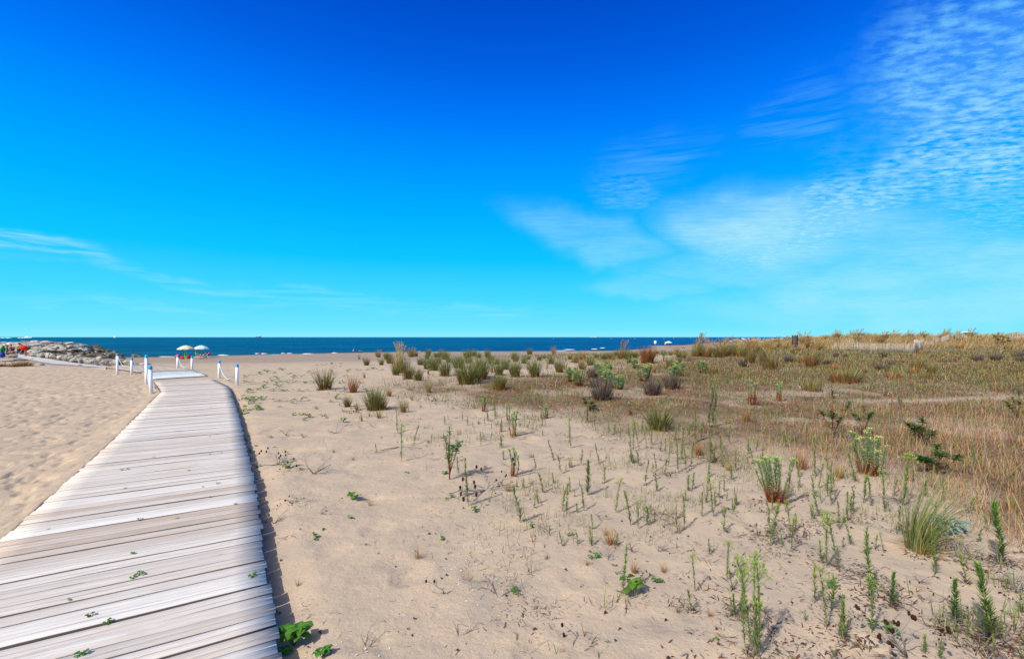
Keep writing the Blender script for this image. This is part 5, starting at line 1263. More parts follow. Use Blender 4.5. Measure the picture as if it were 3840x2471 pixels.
# wooden slat box on posts
b = G(*P_('Gz', 1425, 385)); hb = (385-218)/3.739/F*b.y; e = tag(empty('slatted_box', b, .25), 'weathered wooden slatted box standing among dune grass', 'box')
k_ = hb*.62
mb = MB()
for x in (-.22, .22):
    for y in (-.18, .18): box(mb, (x*k_, y*k_, hb*.5), (.09*k_, .09*k_, hb+.1), GREY*.75)
mb.build('frame', M_TWIG, e)
mb = MB()
for k in range(6):
    z = hb*(.32+.12*k)
    box(mb, (0, -.235*k_, z), (.50*k_, .03, hb*.10), GREYB*U(.8, 1.1)); box(mb, (0, .235*k_, z), (.50*k_, .03, hb*.10), GREYB)
    box(mb, (.27*k_, 0, z), (.03, .44*k_, hb*.10), GREYB*U(.8, 1.1)); box(mb, (-.27*k_, 0, z), (.03, .44*k_, hb*.10), GREYB)
mb.build('slats', M_TWIG, e)
mb = MB(); box(mb, (0, 0, hb+.035), (.68*k_, .60*k_, .06), GREY*.9); mb.build('lid', M_TWIG, e)
# lookout hut behind the dune
def at(px, py, Y, zoff=0): return Vector(((px-CX)/F*Y, Y, CAMZ-(py-HY)/F*Y))
hp = at(3622, 1258, 110); e = tag(empty('lookout_hut', (hp.x, hp.y, -1.2), -.15), 'white roofed lifeguard lookout hut with pink side just above the dune grass', 'hut')
u1 = 110/F; H0 = hp.z+1.2
mb = MB()
for x in (-.7, .7):
    for y in (-.6, .6): box(mb, (x, y, (H0)/2), (.12, .12, H0), (.75, .75, .75))
mb.build('stilts', M_PAINT, e)
mb = MB(); box(mb, (.35, 0, H0+.25), (.8, 1.3, .9), (.55, .22, .18)); mb.build('cabin', M_PAINT, e)
mb = MB(); box(mb, (-.35, 0, H0-.18), (2.0, 1.4, .1), (.7, .7, .7)); mb.build('platform', M_PAINT, e)
mb = MB(); box(mb, (-.15, 0, H0+.78), (1.9, 1.6, .12), (.85, .85, .85), taper=.93); mb.build('roof', M_PAINT, e)
mb = MB(); tube(mb, [(1.05, 0, H0-.5), (1.05, 0, H0+1.65)], .04, 6, (.6, .62, .68)); mb.build('flagpole', M_PAINT, e)
# warning sign behind the rusty clump
b = at(2457, 1302, 58); b.z = float(ground_z(b.x, b.y)); zt = at(2457, 1278, 58).z-b.z
e = tag(empty('beach_sign', b), 'small white sign board on a post behind the rusty grass clump', 'sign')
mb = MB(); tube(mb, [(0, .03, 0), (0, .03, zt-.05)], .03, 8, GREY*.8); mb.build('post', M_TWIG, e)
mb = MB(); box(mb, (0, 0, zt-.17), (.27, .03, .36), (.82, .80, .80)); mb.build('board', M_PAINT, e, bevel=.008)

# ------------------------------------------------------------------ rocks
def rock_mesh(seed, mat):
    r = np.random.default_rng(seed)
    import bmesh
    bm = bmesh.new(); bmesh.ops.create_icosphere(bm, subdivisions=3, radius=.5)
    for v in bm.verts:
        p = np.array(v.co)
        for _ in range(1): pass
        v.co = Vector(p)
    cuts = [(r.normal(size=3), r.uniform(.24, .40)) for _ in range(13)]
    cuts = [(c/np.linalg.norm(c), d) for c, d in cuts]
    ph = r.uniform(0, 9, 3)
    for v in bm.verts:
        p = np.array(v.co)
        for c, d in cuts:
            q = p@c-d
            if q > 0: p = p-c*q*.92
        p = p*(1+.035*math.sin(p[0]*13+ph[0])*math.sin(p[1]*11+ph[1])+.03*math.sin(p[2]*17+ph[2]))
        v.co = Vector(p)
    me = bpy.data.meshes.new('boulder'); bm.to_mesh(me); bm.free()
    me.materials.append(mat)
    for f in me.polygons: f.use_smooth = False
    return me
RM = [rock_mesh(i, M_ROCK) for i in range(8)]; RD = [rock_mesh(i+20, M_ROCKD) for i in range(5)]
def rock(p, sx, sy, sz, me, label, group, rx=.3, mix=0):
    o = bpy.data.objects.new('boulder', me); COL.objects.link(o); o.location = p
    o.scale = (sx, sy, sz); o.rotation_euler = (U(-rx, rx), U(-rx, rx), U(0, 6.28))
    return tag(o, label, 'boulder', group)
TOPX = [-200, 0, 60, 150, 260, 300, 340, 380, 420, 450, 470]; TOPY = [1287, 1287, 1282, 1281, 1284, 1291, 1300, 1309, 1319, 1328, 1338]
def top_z(px, Y=77.): return CAMZ-(np.interp(px, TOPX, TOPY)-HY)/F*Y
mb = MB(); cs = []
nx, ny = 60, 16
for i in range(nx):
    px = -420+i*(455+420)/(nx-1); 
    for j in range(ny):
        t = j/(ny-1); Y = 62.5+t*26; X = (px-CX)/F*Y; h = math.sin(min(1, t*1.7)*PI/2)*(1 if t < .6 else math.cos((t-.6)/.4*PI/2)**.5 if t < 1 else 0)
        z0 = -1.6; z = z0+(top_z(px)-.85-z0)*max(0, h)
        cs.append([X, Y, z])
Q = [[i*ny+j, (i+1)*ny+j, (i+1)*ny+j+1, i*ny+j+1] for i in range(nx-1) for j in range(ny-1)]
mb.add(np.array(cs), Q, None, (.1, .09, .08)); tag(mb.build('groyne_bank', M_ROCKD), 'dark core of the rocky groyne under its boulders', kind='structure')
RG1 = 'boulders heaped in the groyne'
rr = random.Random(4); cnt = 0
for j, Y in enumerate(np.linspace(64, 80, 12)):
    px = -60+rr.uniform(0, 20)
    while px < 452:
        t = (Y-62.5)/30; h = math.sin(min(1, t*1.9)*PI/2)
        z = -1.5+(top_z(px)-.28+1.5)*h
        w = rr.uniform(.85, 1.7)*(1.15 if j < 4 else 1)
        dark = (z < -.55+.5*(px-200)/250 and rr.random() < .75) or (px > 330 and rr.random() < .7)
        Yj = Y+rr.uniform(-.5, .5); X = (px-CX)/F*Yj
        if not (px < 100 and Y < 65.): 
            rock((X, Yj, z+rr.uniform(-.08, .16)), w*rr.uniform(1., 1.5), w*rr.uniform(.8, 1.2), w*rr.uniform(.42, .62), rr.choice(RD if dark else RM),
                 'dark wet boulder in the groyne, low toward the water' if dark else 'pale weathered boulder heaped in the groyne', RG1); cnt += 1
        px += w*F/Y*rr.uniform(.85, 1.08)
# boulders edging the concrete path
edge = [(112, 1338), (140, 1340), (170, 1346), (200, 1351), (235, 1357), (262, 1360), (290, 1366), (318, 1369), (350, 1373), (380, 1377), (410, 1376), (432, 1373), (460, 1376)]
n_b = 19
for k in range(n_b):
    t = k/(n_b-1)*(len(edge)-1); i = min(int(t), len(edge)-2); f_ = t-i
    px = edge[i][0]*(1-f_)+edge[i+1][0]*f_; py = edge[i][1]*(1-f_)+edge[i+1][1]*f_
    p = G(px, py); w = (rr.uniform(34, 46)/F)*p.y
    o = rock((p.x, p.y+.35, p.z+.24), w*1.05, w*.8, w*rr.uniform(.72, .9), rr.choice(RM), f'large pale boulder edging the concrete path, {ORD[k]} one seen from the sea bather end' if False else
             (f'large pale boulder edging the concrete path, {ORD[k]} counted from the beach chairs' if k < 10 else f'large pale boulder edging the concrete path, {ORD[n_b-1-k]} counted from the white posts'), 'boulders edging the concrete path', .2)
for px, py, w, h, lab in ((505, 1367, 36, 12, 'flat pale boulder partly buried behind the short white post'), (540, 1367, 44, 11, 'low dark-sided boulder lying alone on the beach behind the posts'), (300, 1373, 26, 9, 'small boulder on the near side of the concrete path'),
                     (158, 1370, 24, 9, 'small grey stone by the orange grass and path'), (20, 1355, 60, 12, 'flat boulder beside the folded umbrella'), (45, 1340, 40, 11, 'flat pale boulder under the beach chairs'), (70, 1352, 60, 10, 'long flat rock before the concrete path end'),
                     (470, 1372, 34, 15, 'pale boulder between the first two white posts'), (448, 1357, 30, 16, 'steep grey boulder behind the first white post'), (25, 1326, 44, 14, 'flat boulder behind the folded umbrella')):
    p = G(px, py); rock((p.x, p.y, p.z+.05), w/F*p.y, w*.7/F*p.y, h*1.3/F*p.y, RM[int(px) % 8], lab, None, .08)
# concrete path
up = [(-10, 1331), (30, 1326), (70, 1329), (110, 1338), (150, 1344), (200, 1352), (260, 1361), (320, 1368), (395, 1377.5)]
lo = [(-10, 1336), (30, 1338), (70, 1346), (110, 1353), (150, 1362), (200, 1370), (260, 1372), (320, 1378), (397, 1384)]
mb = MB(); Vv = []
for a_, b_ in zip(up, lo):
    A, B = G(*a_), G(*b_)
    for t in np.linspace(0, 1, 6): q = A.lerp(B, t); Vv.append([q.x, q.y, max(float(ground_z(q.x, q.y)), q.z)+.05])
Q = [[i*6+j, (i+1)*6+j, (i+1)*6+j+1, i*6+j+1] for i in range(len(up)-1) for j in range(5)]
nb = len(Vv); Vb = [[v[0], v[1], v[2]-.25] for v in Vv]
sides = [[i*6+5, nb+i*6+5, nb+(i+1)*6+5, (i+1)*6+5] for i in range(len(up)-1)]+[[i*6, (i+1)*6, nb+(i+1)*6, nb+i*6] for i in range(len(up)-1)]
mb.add(np.array(Vv+Vb), Q+sides, None, (.5, .5, .5)); tag(mb.build('concrete_path', M_CONC), 'pale concrete path between boulders and sand leading to the groyne', kind='structure')
# far breakwater on the dune side
RG2 = 'white boulders of the far breakwater'
rr = random.Random(9)
for row in range(3):
    px = 2745+row*4
    while px < 3040:
        Y = 268+row*6; w = rr.uniform(1.6, 3.2)
        z = -1.1+row*.85+ (0 if px < 3000 else 0)
        if px < 2775: z -= .3
        rock(((px-CX)/F*Y, Y, z), w*1.5, w, w*.55, rr.choice(RM), 'white boulder of the far breakwater beyond the dune grass', RG2)
        px += w*F/Y*1.3
# beacon on the far breakwater
p = at(2828, 1273, 320); e = tag(empty('beacon', (p.x, p.y, -1.4)), 'tiny red and white beacon beyond the far breakwater', 'beacon')
k_ = 320/F
mb = MB(); tube(mb, [(0, 0, 0), (0, 0, 11*k_-.2)], [.55, .5], 10, (.45, .03, .03)); mb.build('tower', M_PAINT, e)
mb = MB(); tube(mb, [(0, 0, 11*k_-.2), (0, 0, 12*k_+.1)], [.35, .3], 10, (.6, .05, .05)); ball(mb, (0, 0, 12*k_+.3), (.3, .3, .4), (.6, .05, .05)); mb.build('lantern', M_PAINT, e)
mb = MB(); tube(mb, [(.8, -.3, 0), (.8, -.3, 8*k_)], .35, 8, (.7, .7, .72)); mb.build('hut', M_PAINT, e)
# pale green tent
p = at(2955, 1283, 200); e = tag(empty('beach_tent', (p.x, p.y, -.9)), 'low pale green beach tent before the far breakwater', 'tent')
mb = MB(); w = 22*200/F
V = [[-w/2, -.8, 0], [w/2, -.8, 0], [w/2, .8, 0], [-w/2, .8, 0], [-w*.3, 0, .95], [w*.32, 0, .85]]
mb.add(np.array(V), [[0, 1, 5, 4], [2, 3, 4, 5]], [[1, 2, 5], [3, 0, 4]], (.28, .55, .34)); mb.build('canopy', M_CLOTH, e)

# ------------------------------------------------------------------ people and beach things
def solid(name, c, rough=.6):
    m, nt = newmat(name); tc = N(nt, 'ShaderNodeTexCoord')
    p = N(nt, 'ShaderNodeBsdfPrincipled', inp={'Roughness': rough, 'Specular IOR Level': .3})
    L_(nt, mixc(nt, 1., c, ramp(nt, noise(nt, tc.outputs['Object'], 14., 3), [(.3, .88), (.7, 1.06)]), 'MULTIPLY'), p.inputs['Base Color']); out(nt, p.outputs[0]); return m
SK1 = solid('tanned_skin', (.42, .20, .12)); SK2 = solid('light_skin', (.55, .31, .22)); SK3 = solid('sunburnt_skin', (.52, .22, .15))
STAND = dict(pel=(0, 0, .93), bel=(0, 0, 1.08), che=(0, 0, 1.28), nkb=(0, 0, 1.42), nk=(0, .01, 1.48), hd=(0, -.01, 1.57), ht=(0, 0, 1.65),
             shL=(-.17, 0, 1.39), elL=(-.23, .03, 1.12), wrL=(-.24, -.06, .90), shR=(.17, 0, 1.39), elR=(.23, .03, 1.12), wrR=(.24, -.06, .90),
             hpL=(-.09, 0, .88), knL=(-.10, -.02, .49), anL=(-.10, .02, .08), toL=(-.11, -.14, .03), hpR=(.09, 0, .88), knR=(.10, -.02, .49), anR=(.10, .02, .08), toR=(.11, -.14, .03))
RAD = dict(pel=.125, bel=.11, che=.13, nkb=.07, nk=.05, hd=.085, ht=.078, shL=.058, elL=.040, wrL=.027, shR=.058, elR=.040, wrR=.027, hpL=.088, knL=.055, anL=.036, toL=.030, hpR=.088, knR=.055, anR=.036, toR=.030)
EDG = [('pel', 'bel'), ('bel', 'che'), ('che', 'nkb'), ('nkb', 'nk'), ('nk', 'hd'), ('hd', 'ht'), ('che', 'shL'), ('shL', 'elL'), ('elL', 'wrL'), ('che', 'shR'), ('shR', 'elR'), ('elR', 'wrR'),
       ('pel', 'hpL'), ('hpL', 'knL'), ('knL', 'anL'), ('anL', 'toL'), ('pel', 'hpR'), ('hpR', 'knR'), ('knR', 'anR'), ('anR', 'toR')]
def person(p, h, rz, pose, skin, label, group=None, hair=(.02, .014, .01), wear=(), drop=()):
    e = tag(empty('person', p, rz), label, 'person', group); e.scale = (h/1.7,)*3
    J = dict(STAND); J.update(pose); J = {k: Vector(v) for k, v in J.items() if k not in drop}
    names = list(J); V = [J[k] for k in names]; Rr = [RAD[k] for k in names]; E = [(names.index(a), names.index(b)) for a, b in EDG if a in J and b in J]
    for sd_ in 'LR':                                       # palm, four fingers and a thumb
        if 'wr'+sd_ not in J: continue
        w = J['wr'+sd_]; d = (w-J['el'+sd_]).normalized(); side = d.cross(Vector((0, 1, .2))).normalized(); i0 = names.index('wr'+sd_)
        V.append(w+d*.07); Rr.append(.030); pi = len(V)-1; E.append((i0, pi))
        for f, ln in ((-1.5, .06), (-.5, .075), (.5, .07), (1.5, .055)):
            a = w+d*.095+side*f*.019; b = a+d*ln+Vector((0, -.012, -.004))
            V += [a, b]; Rr += [.0095, .0075]; E += [(pi, len(V)-2), (len(V)-2, len(V)-1)]
        a = w+d*.04+side*.045; V += [a, a+d*.04+side*.012]; Rr += [.011, .008]; E += [(pi, len(V)-2), (len(V)-2, len(V)-1)]
    hd = J['hd']; up = (J['ht']-J['nk']).normalized(); fw = Vector((0, -1, 0)); fw = (fw-up*fw.dot(up)); fw = fw.normalized() if fw.length > .1 else Vector((0, 0, 1))
    sdv = up.cross(fw)
    ih = names.index('hd')
    for o_, r_ in ((fw*.098-up*.002, .013), (sdv*.086, .014), (-sdv*.086, .014)):
        V.append(hd+o_); Rr.append(r_); E.append((ih, len(V)-1))
    me = bpy.data.meshes.new('body'); me.from_pydata([tuple(v) for v in V], E, []); me.materials.append(skin)
    o = bpy.data.objects.new('body', me); COL.objects.link(o); o.parent = e
    sm = o.modifiers.new('skin', 'SKIN'); sm.use_smooth_shade = True
    for i, sv in enumerate(me.skin_vertices[0].data):
        sv.radius = (Rr[i]*(1.25 if i < len(names) and names[i] in ('che', 'pel', 'bel') else 1), Rr[i]); sv.use_root = (i == 0)
    o.modifiers.new('smooth', 'SUBSURF').levels = 1
    mb = MB()
    ball(mb, (0, 0, 0), (.098, .105, .10), hair, 12, 8); hm = mb.build('hair', M_CLOTH, e, True); hm.location = hd+up*.045-fw*.022; hm.rotation_euler = up.to_track_quat('Z', 'Y').to_euler()
    for nm, pts, rad, col in wear:
        mb = MB()
        for seg in pts: tube(mb, [tuple(J[a].lerp(J[b], t)) for a, b, t in seg], rad, 12, col)
        mb.build(nm, M_CLOTH, e, True)
    return e
TOP = lambda c: ('bikini_top', [[('bel', 'che', .7), ('bel', 'che', 1.), ('che', 'nkb', .15)]], [.160, .168, .150], c)
BOT = lambda c: ('swim_bottom', [[('pel', 'bel', .2), ('pel', 'bel', -.3), ('pel', 'bel', -.5)]], [.165, .165, .12], c)
SHORTS = lambda c: ('shorts', [[('pel', 'bel', .4), ('pel', 'bel', -.2), ('pel', 'bel', -.45)], [('hpL', 'knL', -.05), ('hpL', 'knL', .5)], [('hpR', 'knR', -.05), ('hpR', 'knR', .5)]], .13, c)
def SHORTS(c): return ('shorts', [[('pel', 'bel', .5), ('pel', 'bel', 0.)], [('hpL', 'knL', -.1), ('hpL', 'knL', .55)], [('hpR', 'knR', -.1), ('hpR', 'knR', .55)]], [.155, .115] if False else .118, c)
def SHIRT(c): return ('shirt', [[('pel', 'bel', -.2), ('bel', 'che', 0.), ('bel', 'che', 1.), ('che', 'nkb', .6), ('che', 'nkb', .95)], ], [.15, .155, .175, .14, .08], c)
def DRESS(c): return ('dress', [[('pel', 'bel', -1.8), ('pel', 'bel', -.2), ('bel', 'che', 0.), ('bel', 'che', 1.), ('che', 'nkb', .7)]], [.20, .17, .15, .17, .10], c)

def umbrella(px, pyf, pyt, wpx, label, cols, pole, tilt=(0, 0), Y=None, scal=.06):
    b = G(px, pyf) if Y is None else at(px, pyf, Y); Y_ = b.y
    h = (pyf-pyt)/F*Y_; R = wpx/F*Y_/2
    e = tag(empty('beach_umbrella', b), label, 'umbrella', 'open beach umbrellas'); e.rotation_euler = (tilt[0], tilt[1], .2)
    mb = MB(); tube(mb, [(0, 0, -.3), (0, 0, h-.05)], .022, 8, pole); mb.build('pole', M_PAINT, e)
    mb = MB(); n, m = 48, 7; V, C = [], []
    dz = R*.42
    for side in (0, 1):
        for i in range(m+1):
            t = i/m
            for k in range(n):
                g = 2*PI*k/n; sag = abs(math.sin(g*4)); r = R*t*(1-.05*sag*t)
                V.append([r*math.cos(g), r*math.sin(g), h-dz*t**1.7-.03*sag*t+(-.02 if side else 0)])
                C.append(cols[(int(t*9)) % len(cols)])
    off = (m+1)*n
    Q = [[i*n+k, i*n+(k+1) % n, (i+1)*n+(k+1) % n, (i+1)*n+k] for i in range(m) for k in range(n)]
    Q += [[off+a, off+d, off+c, off+b_] for a, b_, c, d in Q[:m*n]]
    Vv = [[R*math.cos(2*PI*k/n)*.99, R*math.sin(2*PI*k/n)*.99, h-dz-.10-.03*abs(math.sin(2*PI*k/n*4))] for k in range(n)]
    nn = len(V); Q += [[m*n+k, m*n+(k+1) % n, nn+(k+1) % n, nn+k] for k in range(n)]
    mb.add(np.array(V+Vv), Q, None, np.array(C+[cols[0]]*n)); cn = mb.build('canopy', M_CLOTH, e, True)
    mb = MB()
    for k in range(8):
        g = 2*PI*k/8; tube(mb, [(0, 0, h-.06), (R*.5*math.cos(g), R*.5*math.sin(g), h-dz*.3-.05), (R*.97*math.cos(g), R*.97*math.sin(g), h-dz*.95-.04)], .008, 4, (.5, .5, .5))
    mb.build('ribs', M_PAINT, e)
    mb = MB(); tube(mb, [(0, 0, h-.02), (0, 0, h+.07)], [.025, .012], 6, cols[0]); mb.build('finial', M_PAINT, e)
    return e
umbrella(697, 1344, 1295, 58, 'cream beach umbrella near the water with a green inflatable hung on its pole', [(.64, .59, .40)], (.7, .72, .75))
umbrella(754, 1341, 1295, 54, 'pale green and white striped beach umbrella over the sun lounger', [(.72, .78, .76), (.40, .58, .58)], (.12, .14, .16), tilt=(0, .03))
umbrella(2507, 1304, 1279, 27, 'pale turquoise umbrella on the far beach with two people under it', [(.42, .62, .62)], (.5, .5, .5), Y=146)
# lounger with reclining woman
b = G(764, 1346); u1 = b.y/F
e = tag(empty('sun_lounger', b, 0), 'white framed blue sun lounger by the striped umbrella', 'sun lounger')
mb = MB(); W2 = .3
for y in (-W2, W2): tube(mb, [(-.95, y, .28), (.25, y, .28), (.85, y, .78)], .022, 6, (.75, .75, .78))
for x, z in ((-.85, .28), (.2, .28)): tube(mb, [(x, -W2, z), (x, W2, z)], .02, 6, (.75, .75, .78))
tube(mb, [(.85, -W2, .78), (.85, W2, .78)], .02, 6, (.75, .75, .78)); mb.build('frame', M_PAINT, e)
for x0, x1 in ((-.85, -.95), (.15, .3), (.62, .85)):
    mb = MB()
    for y in (-W2, W2): tube(mb, [(x0, y, .28 if x0 < .5 else .58), (x1, y, 0.)], .018, 6, (.75, .75, .78))
    mb.build('leg', M_PAINT, e)
mb = MB(); V = [[x, y, z+d] for d in (0, -.02) for x, z in ((-.93, .285), (.25, .285), (.84, .775)) for y in (-W2+.02, W2-.02)]
mb.add(np.array(V), [[0, 2, 3, 1], [2, 4, 5, 3], [6, 7, 9, 8], [8, 9, 11, 10], [0, 1, 7, 6], [0, 6, 8, 2], [2, 8, 10, 4], [1, 3, 9, 7], [3, 5, 11, 9], [4, 10, 11, 5]], None, (.04, .08, .28)); mb.build('sling', M_CLOTH, e)
mb = MB(); box(mb, (.82, 0, .80), (.22, .5, .10), (.45, .12, .35)); mb.build('pillow', M_CLOTH, e, bevel=.03)
REC = dict(pel=(-.05, -.02, .42), bel=(.08, -.03, .50), che=(.26, -.04, .60), nkb=(.36, -.05, .68), nk=(.40, -.06, .73), hd=(.45, -.08, .80), ht=(.50, -.08, .87), shL=(.24, -.2, .66), elL=(.20, -.34, .42), wrL=(.16, -.38, .18), shR=(.30, .12, .66), elR=(.42, .22, .50), wrR=(.58, .20, .55),
           hpL=(-.12, -.09, .40), knL=(-.40, -.12, .62), anL=(-.72, -.12, .36), toL=(-.86, -.12, .40), hpR=(-.12, .07, .40), knR=(-.44, .08, .50), anR=(-.80, .08, .35), toR=(-.90, .08, .46))
person(b, 1.7, 0, REC, SK1, 'woman in a dark bikini reclining on the sun lounger, one arm hanging down', wear=[TOP((.02, .02, .05)), BOT((.6, .08, .05))])
mb = MB(); V = []
for i in range(9):
    for j in range(5):
        x = -.75+.65*i/8; y = -.26+.52*j/4; V.append([x, y, .31+.10*math.sin(i*.9)*math.sin(j*1.1+.4)+.10*(i > 5)])
mb.add(np.array(V), [[i*5+j, (i+1)*5+j, (i+1)*5+j+1, i*5+j+1] for i in range(8) for j in range(4)], None, (.62, .10, .06))
o = mb.build('towel', M_CLOTH, None, True, loc=b); so_ = o.modifiers.new('thick', 'SOLIDIFY'); so_.thickness = .012; tag(o, 'crumpled orange-red towel on the foot of the sun lounger', 'towel')
b = G(737, 1341)
person(b, 1.62, .3, dict(elL=(-.30, -.05, 1.20), wrL=(-.18, -.18, 1.34), elR=(.36, -.02, 1.22), wrR=(.42, -.05, 1.44), knL=(-.07, -.05, .49), anL=(-.09, .04, .08)), SK2, 'woman in a black bikini standing beside the striped umbrella', wear=[TOP((.01, .01, .012)), BOT((.01, .01, .012))], hair=(.12, .06, .03))
def blob(name, px, py, dims, col, label, cat, squash=.6, bumps=.25, group=None, z=0.):
    b = G(px, py); mb = MB(); ball(mb, (0, 0, dims[2]*.45), (dims[0]/2, dims[1]/2, dims[2]*.55), col, 14, 8, jit=bumps*.3)
    e = tag(empty(name, b), label, cat, group); mb.build('fabric', M_CLOTH, e, True)
    mb = MB(); P = [(dims[0]*.28*math.cos(t), -dims[1]*.2, dims[2]*(.85+.35*math.sin(t))) for t in np.linspace(0, PI, 9)]
    tube(mb, P, .014, 6, tuple(c*.5 for c in col)); mb.build('handle', M_CLOTH, e, True); return e
blob('beach_bag', 667, 1345, (.75, .5, .6), (.55, .03, .12), 'dark pink beach bag beside the cream umbrella, behind a white post', 'bag')
blob('beach_bag', 683, 1346, (.62, .45, .34), (.62, .05, .04), 'low red bag slumped on the sand left of the green inflatable', 'bag')
blob('beach_bag', 708, 1345, (.55, .45, .50), (.35, .02, .03), 'dark red bag under the cream umbrella behind a white post', 'bag')
b = G(696, 1344); mb = MB()
for k, (z, r, dx) in enumerate(((.2, .13, .0), (.45, .16, .03), (.68, .15, -.02))): tube(mb, [(dx+r*math.cos(t)+.05, -.05, z+.2*math.sin(t)) for t in np.linspace(0, 2*PI, 12)], .075, 8, (.10, .62, .16))
o = tag(mb.build('swim_ring', M_PAINT, None, True, loc=b), 'bright green inflatable hanging from the cream umbrella pole', 'inflatable')
# bathers
def water_at(px, py, z=-1.45): Y = (CAMZ-z)*F/(py-HY); return Vector(((px-CX)/F*Y, Y, z))
BG = 'bathers in the sea'
def bather(px, py, up, rz, skin, label, pose={}, hair=(.03, .02, .015)):
    w = water_at(px, py); w.z = -1.45-(1.64-up); person(w, 1.7, rz, pose, skin, label, BG, hair=hair)
bather(501, 1339, .62, .4, SK1, 'bather waist deep stretching one arm, in front of the groyne tip', dict(elR=(.42, -.05, 1.32), wrR=(.66, -.08, 1.26)))
bather(522, 1338.5, .42, 0, SK1, 'bather with shoulders out of water facing the other one near the groyne tip')
bather(1325, 1316, .28, 0, SK2, 'head of a swimmer with a pale cap off the open beach', hair=(.7, .7, .68))
bather(1349, 1317, .34, .5, SK1, 'dark-haired swimmer in the water next to the pale-capped one', dict(elR=(.40, -.1, 1.38), wrR=(.62, -.12, 1.36)))
# child lying at the water's edge
LIE = dict(pel=(0, 0, .12), bel=(.14, 0, .14), che=(.34, 0, .22), nkb=(.46, 0, .33), nk=(.50, 0, .38), hd=(.55, 0, .46), ht=(.58, 0, .54), shL=(.36, -.17, .26), elL=(.46, -.2, .05), wrL=(.62, -.15, .04), shR=(.36, .17, .26), elR=(.46, .2, .05), wrR=(.62, .15, .04),
           hpL=(-.08, -.08, .11), knL=(-.46, -.1, .07), anL=(-.84, -.1, .06), toL=(-.96, -.1, .05), hpR=(-.08, .08, .11), knR=(-.46, .1, .07), anR=(-.80, .1, .10), toR=(-.92, .1, .16))
b = G(1566, 1324); person(b, 1.5, .1, LIE, SK2, 'person in pink lying propped up at the water edge behind the grass', wear=[BOT((.7, .15, .3)), TOP((.7, .15, .3))])
# far beach
for px, pf, pt, w_, lab, rz in ((2495, 1304, 1285, [DRESS((.72, .72, .72))], 'person in white standing under the turquoise umbrella', 0.), (2513, 1304, 1286, [SHIRT((.30, .20, .42)), SHORTS((.02, .02, .05))], 'person in a purple top and dark shorts standing under the turquoise umbrella', .5)):
    b = at(px, pf, 146); b.z = max(b.z, float(ground_z(b.x, b.y))); person(b, 1.65, rz, dict(elL=(-.30, -.1, 1.15), wrL=(-.12, -.2, 1.1)), SK1, lab, wear=w_)
SIT = dict(pel=(0, 0, .12), bel=(0, .03, .27), che=(0, .02, .47), nkb=(0, 0, .60), nk=(0, -.01, .66), hd=(0, -.03, .75), ht=(0, -.02, .83), shL=(-.17, 0, .56), elL=(-.24, -.08, .34), wrL=(-.16, -.30, .36), shR=(.17, 0, .56), elR=(.24, -.08, .34), wrR=(.16, -.30, .36),
           hpL=(-.09, -.04, .12), knL=(-.14, -.36, .42), anL=(-.12, -.56, .06), toL=(-.12, -.70, .03), hpR=(.09, -.04, .12), knR=(.14, -.36, .42), anR=(.12, -.56, .06), toR=(.12, -.70, .03))
for px, lab, sk_ in ((2559, 'dark-haired sunbather sitting on the far beach, the one closer to the turquoise umbrella', SK1), (2567, 'sunburnt sunbather sitting on the far beach, the one farther from the turquoise umbrella', SK3)):
    b = at(px, 1304, 125); z = float(ground_z(b.x, b.y)); b.z = max(z, b.z-.1); person(b, 1.75, 2.9, SIT, sk_, lab, wear=[BOT((.05, .05, .08))])
b = at(2624, 1304, 120); b.z = float(ground_z(b.x, b.y))+.35
person(b, 1.7, 0., dict(), SK1, 'person in an orange shirt half hidden by plumed grass on the far beach', wear=[SHIRT((.6, .2, .08))], hair=(.6, .5, .25))
# group at the path end beside the groyne
SITC = {k: (v[0], v[1], v[2]+.32) for k, v in SIT.items() if k[:2] in ('pe', 'be', 'ch', 'nk', 'hd', 'ht', 'sh', 'el', 'wr', 'hp')}; SITC.update(knL=(-.14, -.46, .48), anL=(-.14, -.50, .08), toL=(-.14, -.64, .04), knR=(.14, -.46, .48), anR=(.14, -.50, .08), toR=(.14, -.64, .04))
def chair(px, py, label, fc, cc, rz=0):
    b = G(px, py); e = tag(empty('folding_chair', b, rz), label, 'chair'); mb = MB()
    for x in (-.25, .25): tube(mb, [(x, -.25, 0), (x, .1, .36), (x, .3, .88)], .016, 6, fc); tube(mb, [(x, .28, 0), (x, -.24, .38)], .016, 6, fc)
    tube(mb, [(-.25, .3, .88), (.25, .3, .88)], .016, 6, fc); tube(mb, [(-.25, -.24, .38), (.25, -.24, .38)], .016, 6, fc); mb.build('frame', M_PAINT, e)
    mb = MB(); box(mb, (0, -.06, .35), (.5, .40, .02), cc); mb.build('seat', M_CLOTH, e)
    mb = MB(); mb.add(np.array([[-.25, .13, .40], [.25, .13, .40], [.25, .30, .87], [-.25, .30, .87], [-.25, .15, .40], [.25, .15, .40], [.25, .32, .87], [-.25, .32, .87]]), [[0, 1, 2, 3], [4, 7, 6, 5], [0, 4, 5, 1], [3, 2, 6, 7], [0, 3, 7, 4], [1, 5, 6, 2]], None, cc); mb.build('backrest', M_CLOTH, e)
    return b
b = chair(42, 1327, 'striped folding chair of the woman in red by the wooden post', (.3, .3, .3), (.45, .04, .05), .3)
person(b, 1.7, .3, SITC, SK1, 'dark-haired woman in red sitting before the groyne boulders', wear=[SHIRT((.45, .02, .03)), SHORTS((.03, .08, .20))])
b = chair(59, 1325, 'black folding chair of the shirtless man beside the pushchair', (.02, .02, .02), (.02, .02, .025), .1)
person(b, 1.7, .1, SITC, SK3, 'shirtless man sitting with folded arms between the woman and the pushchair', wear=[SHORTS((.4, .25, .22))])
b = G(97, 1337)
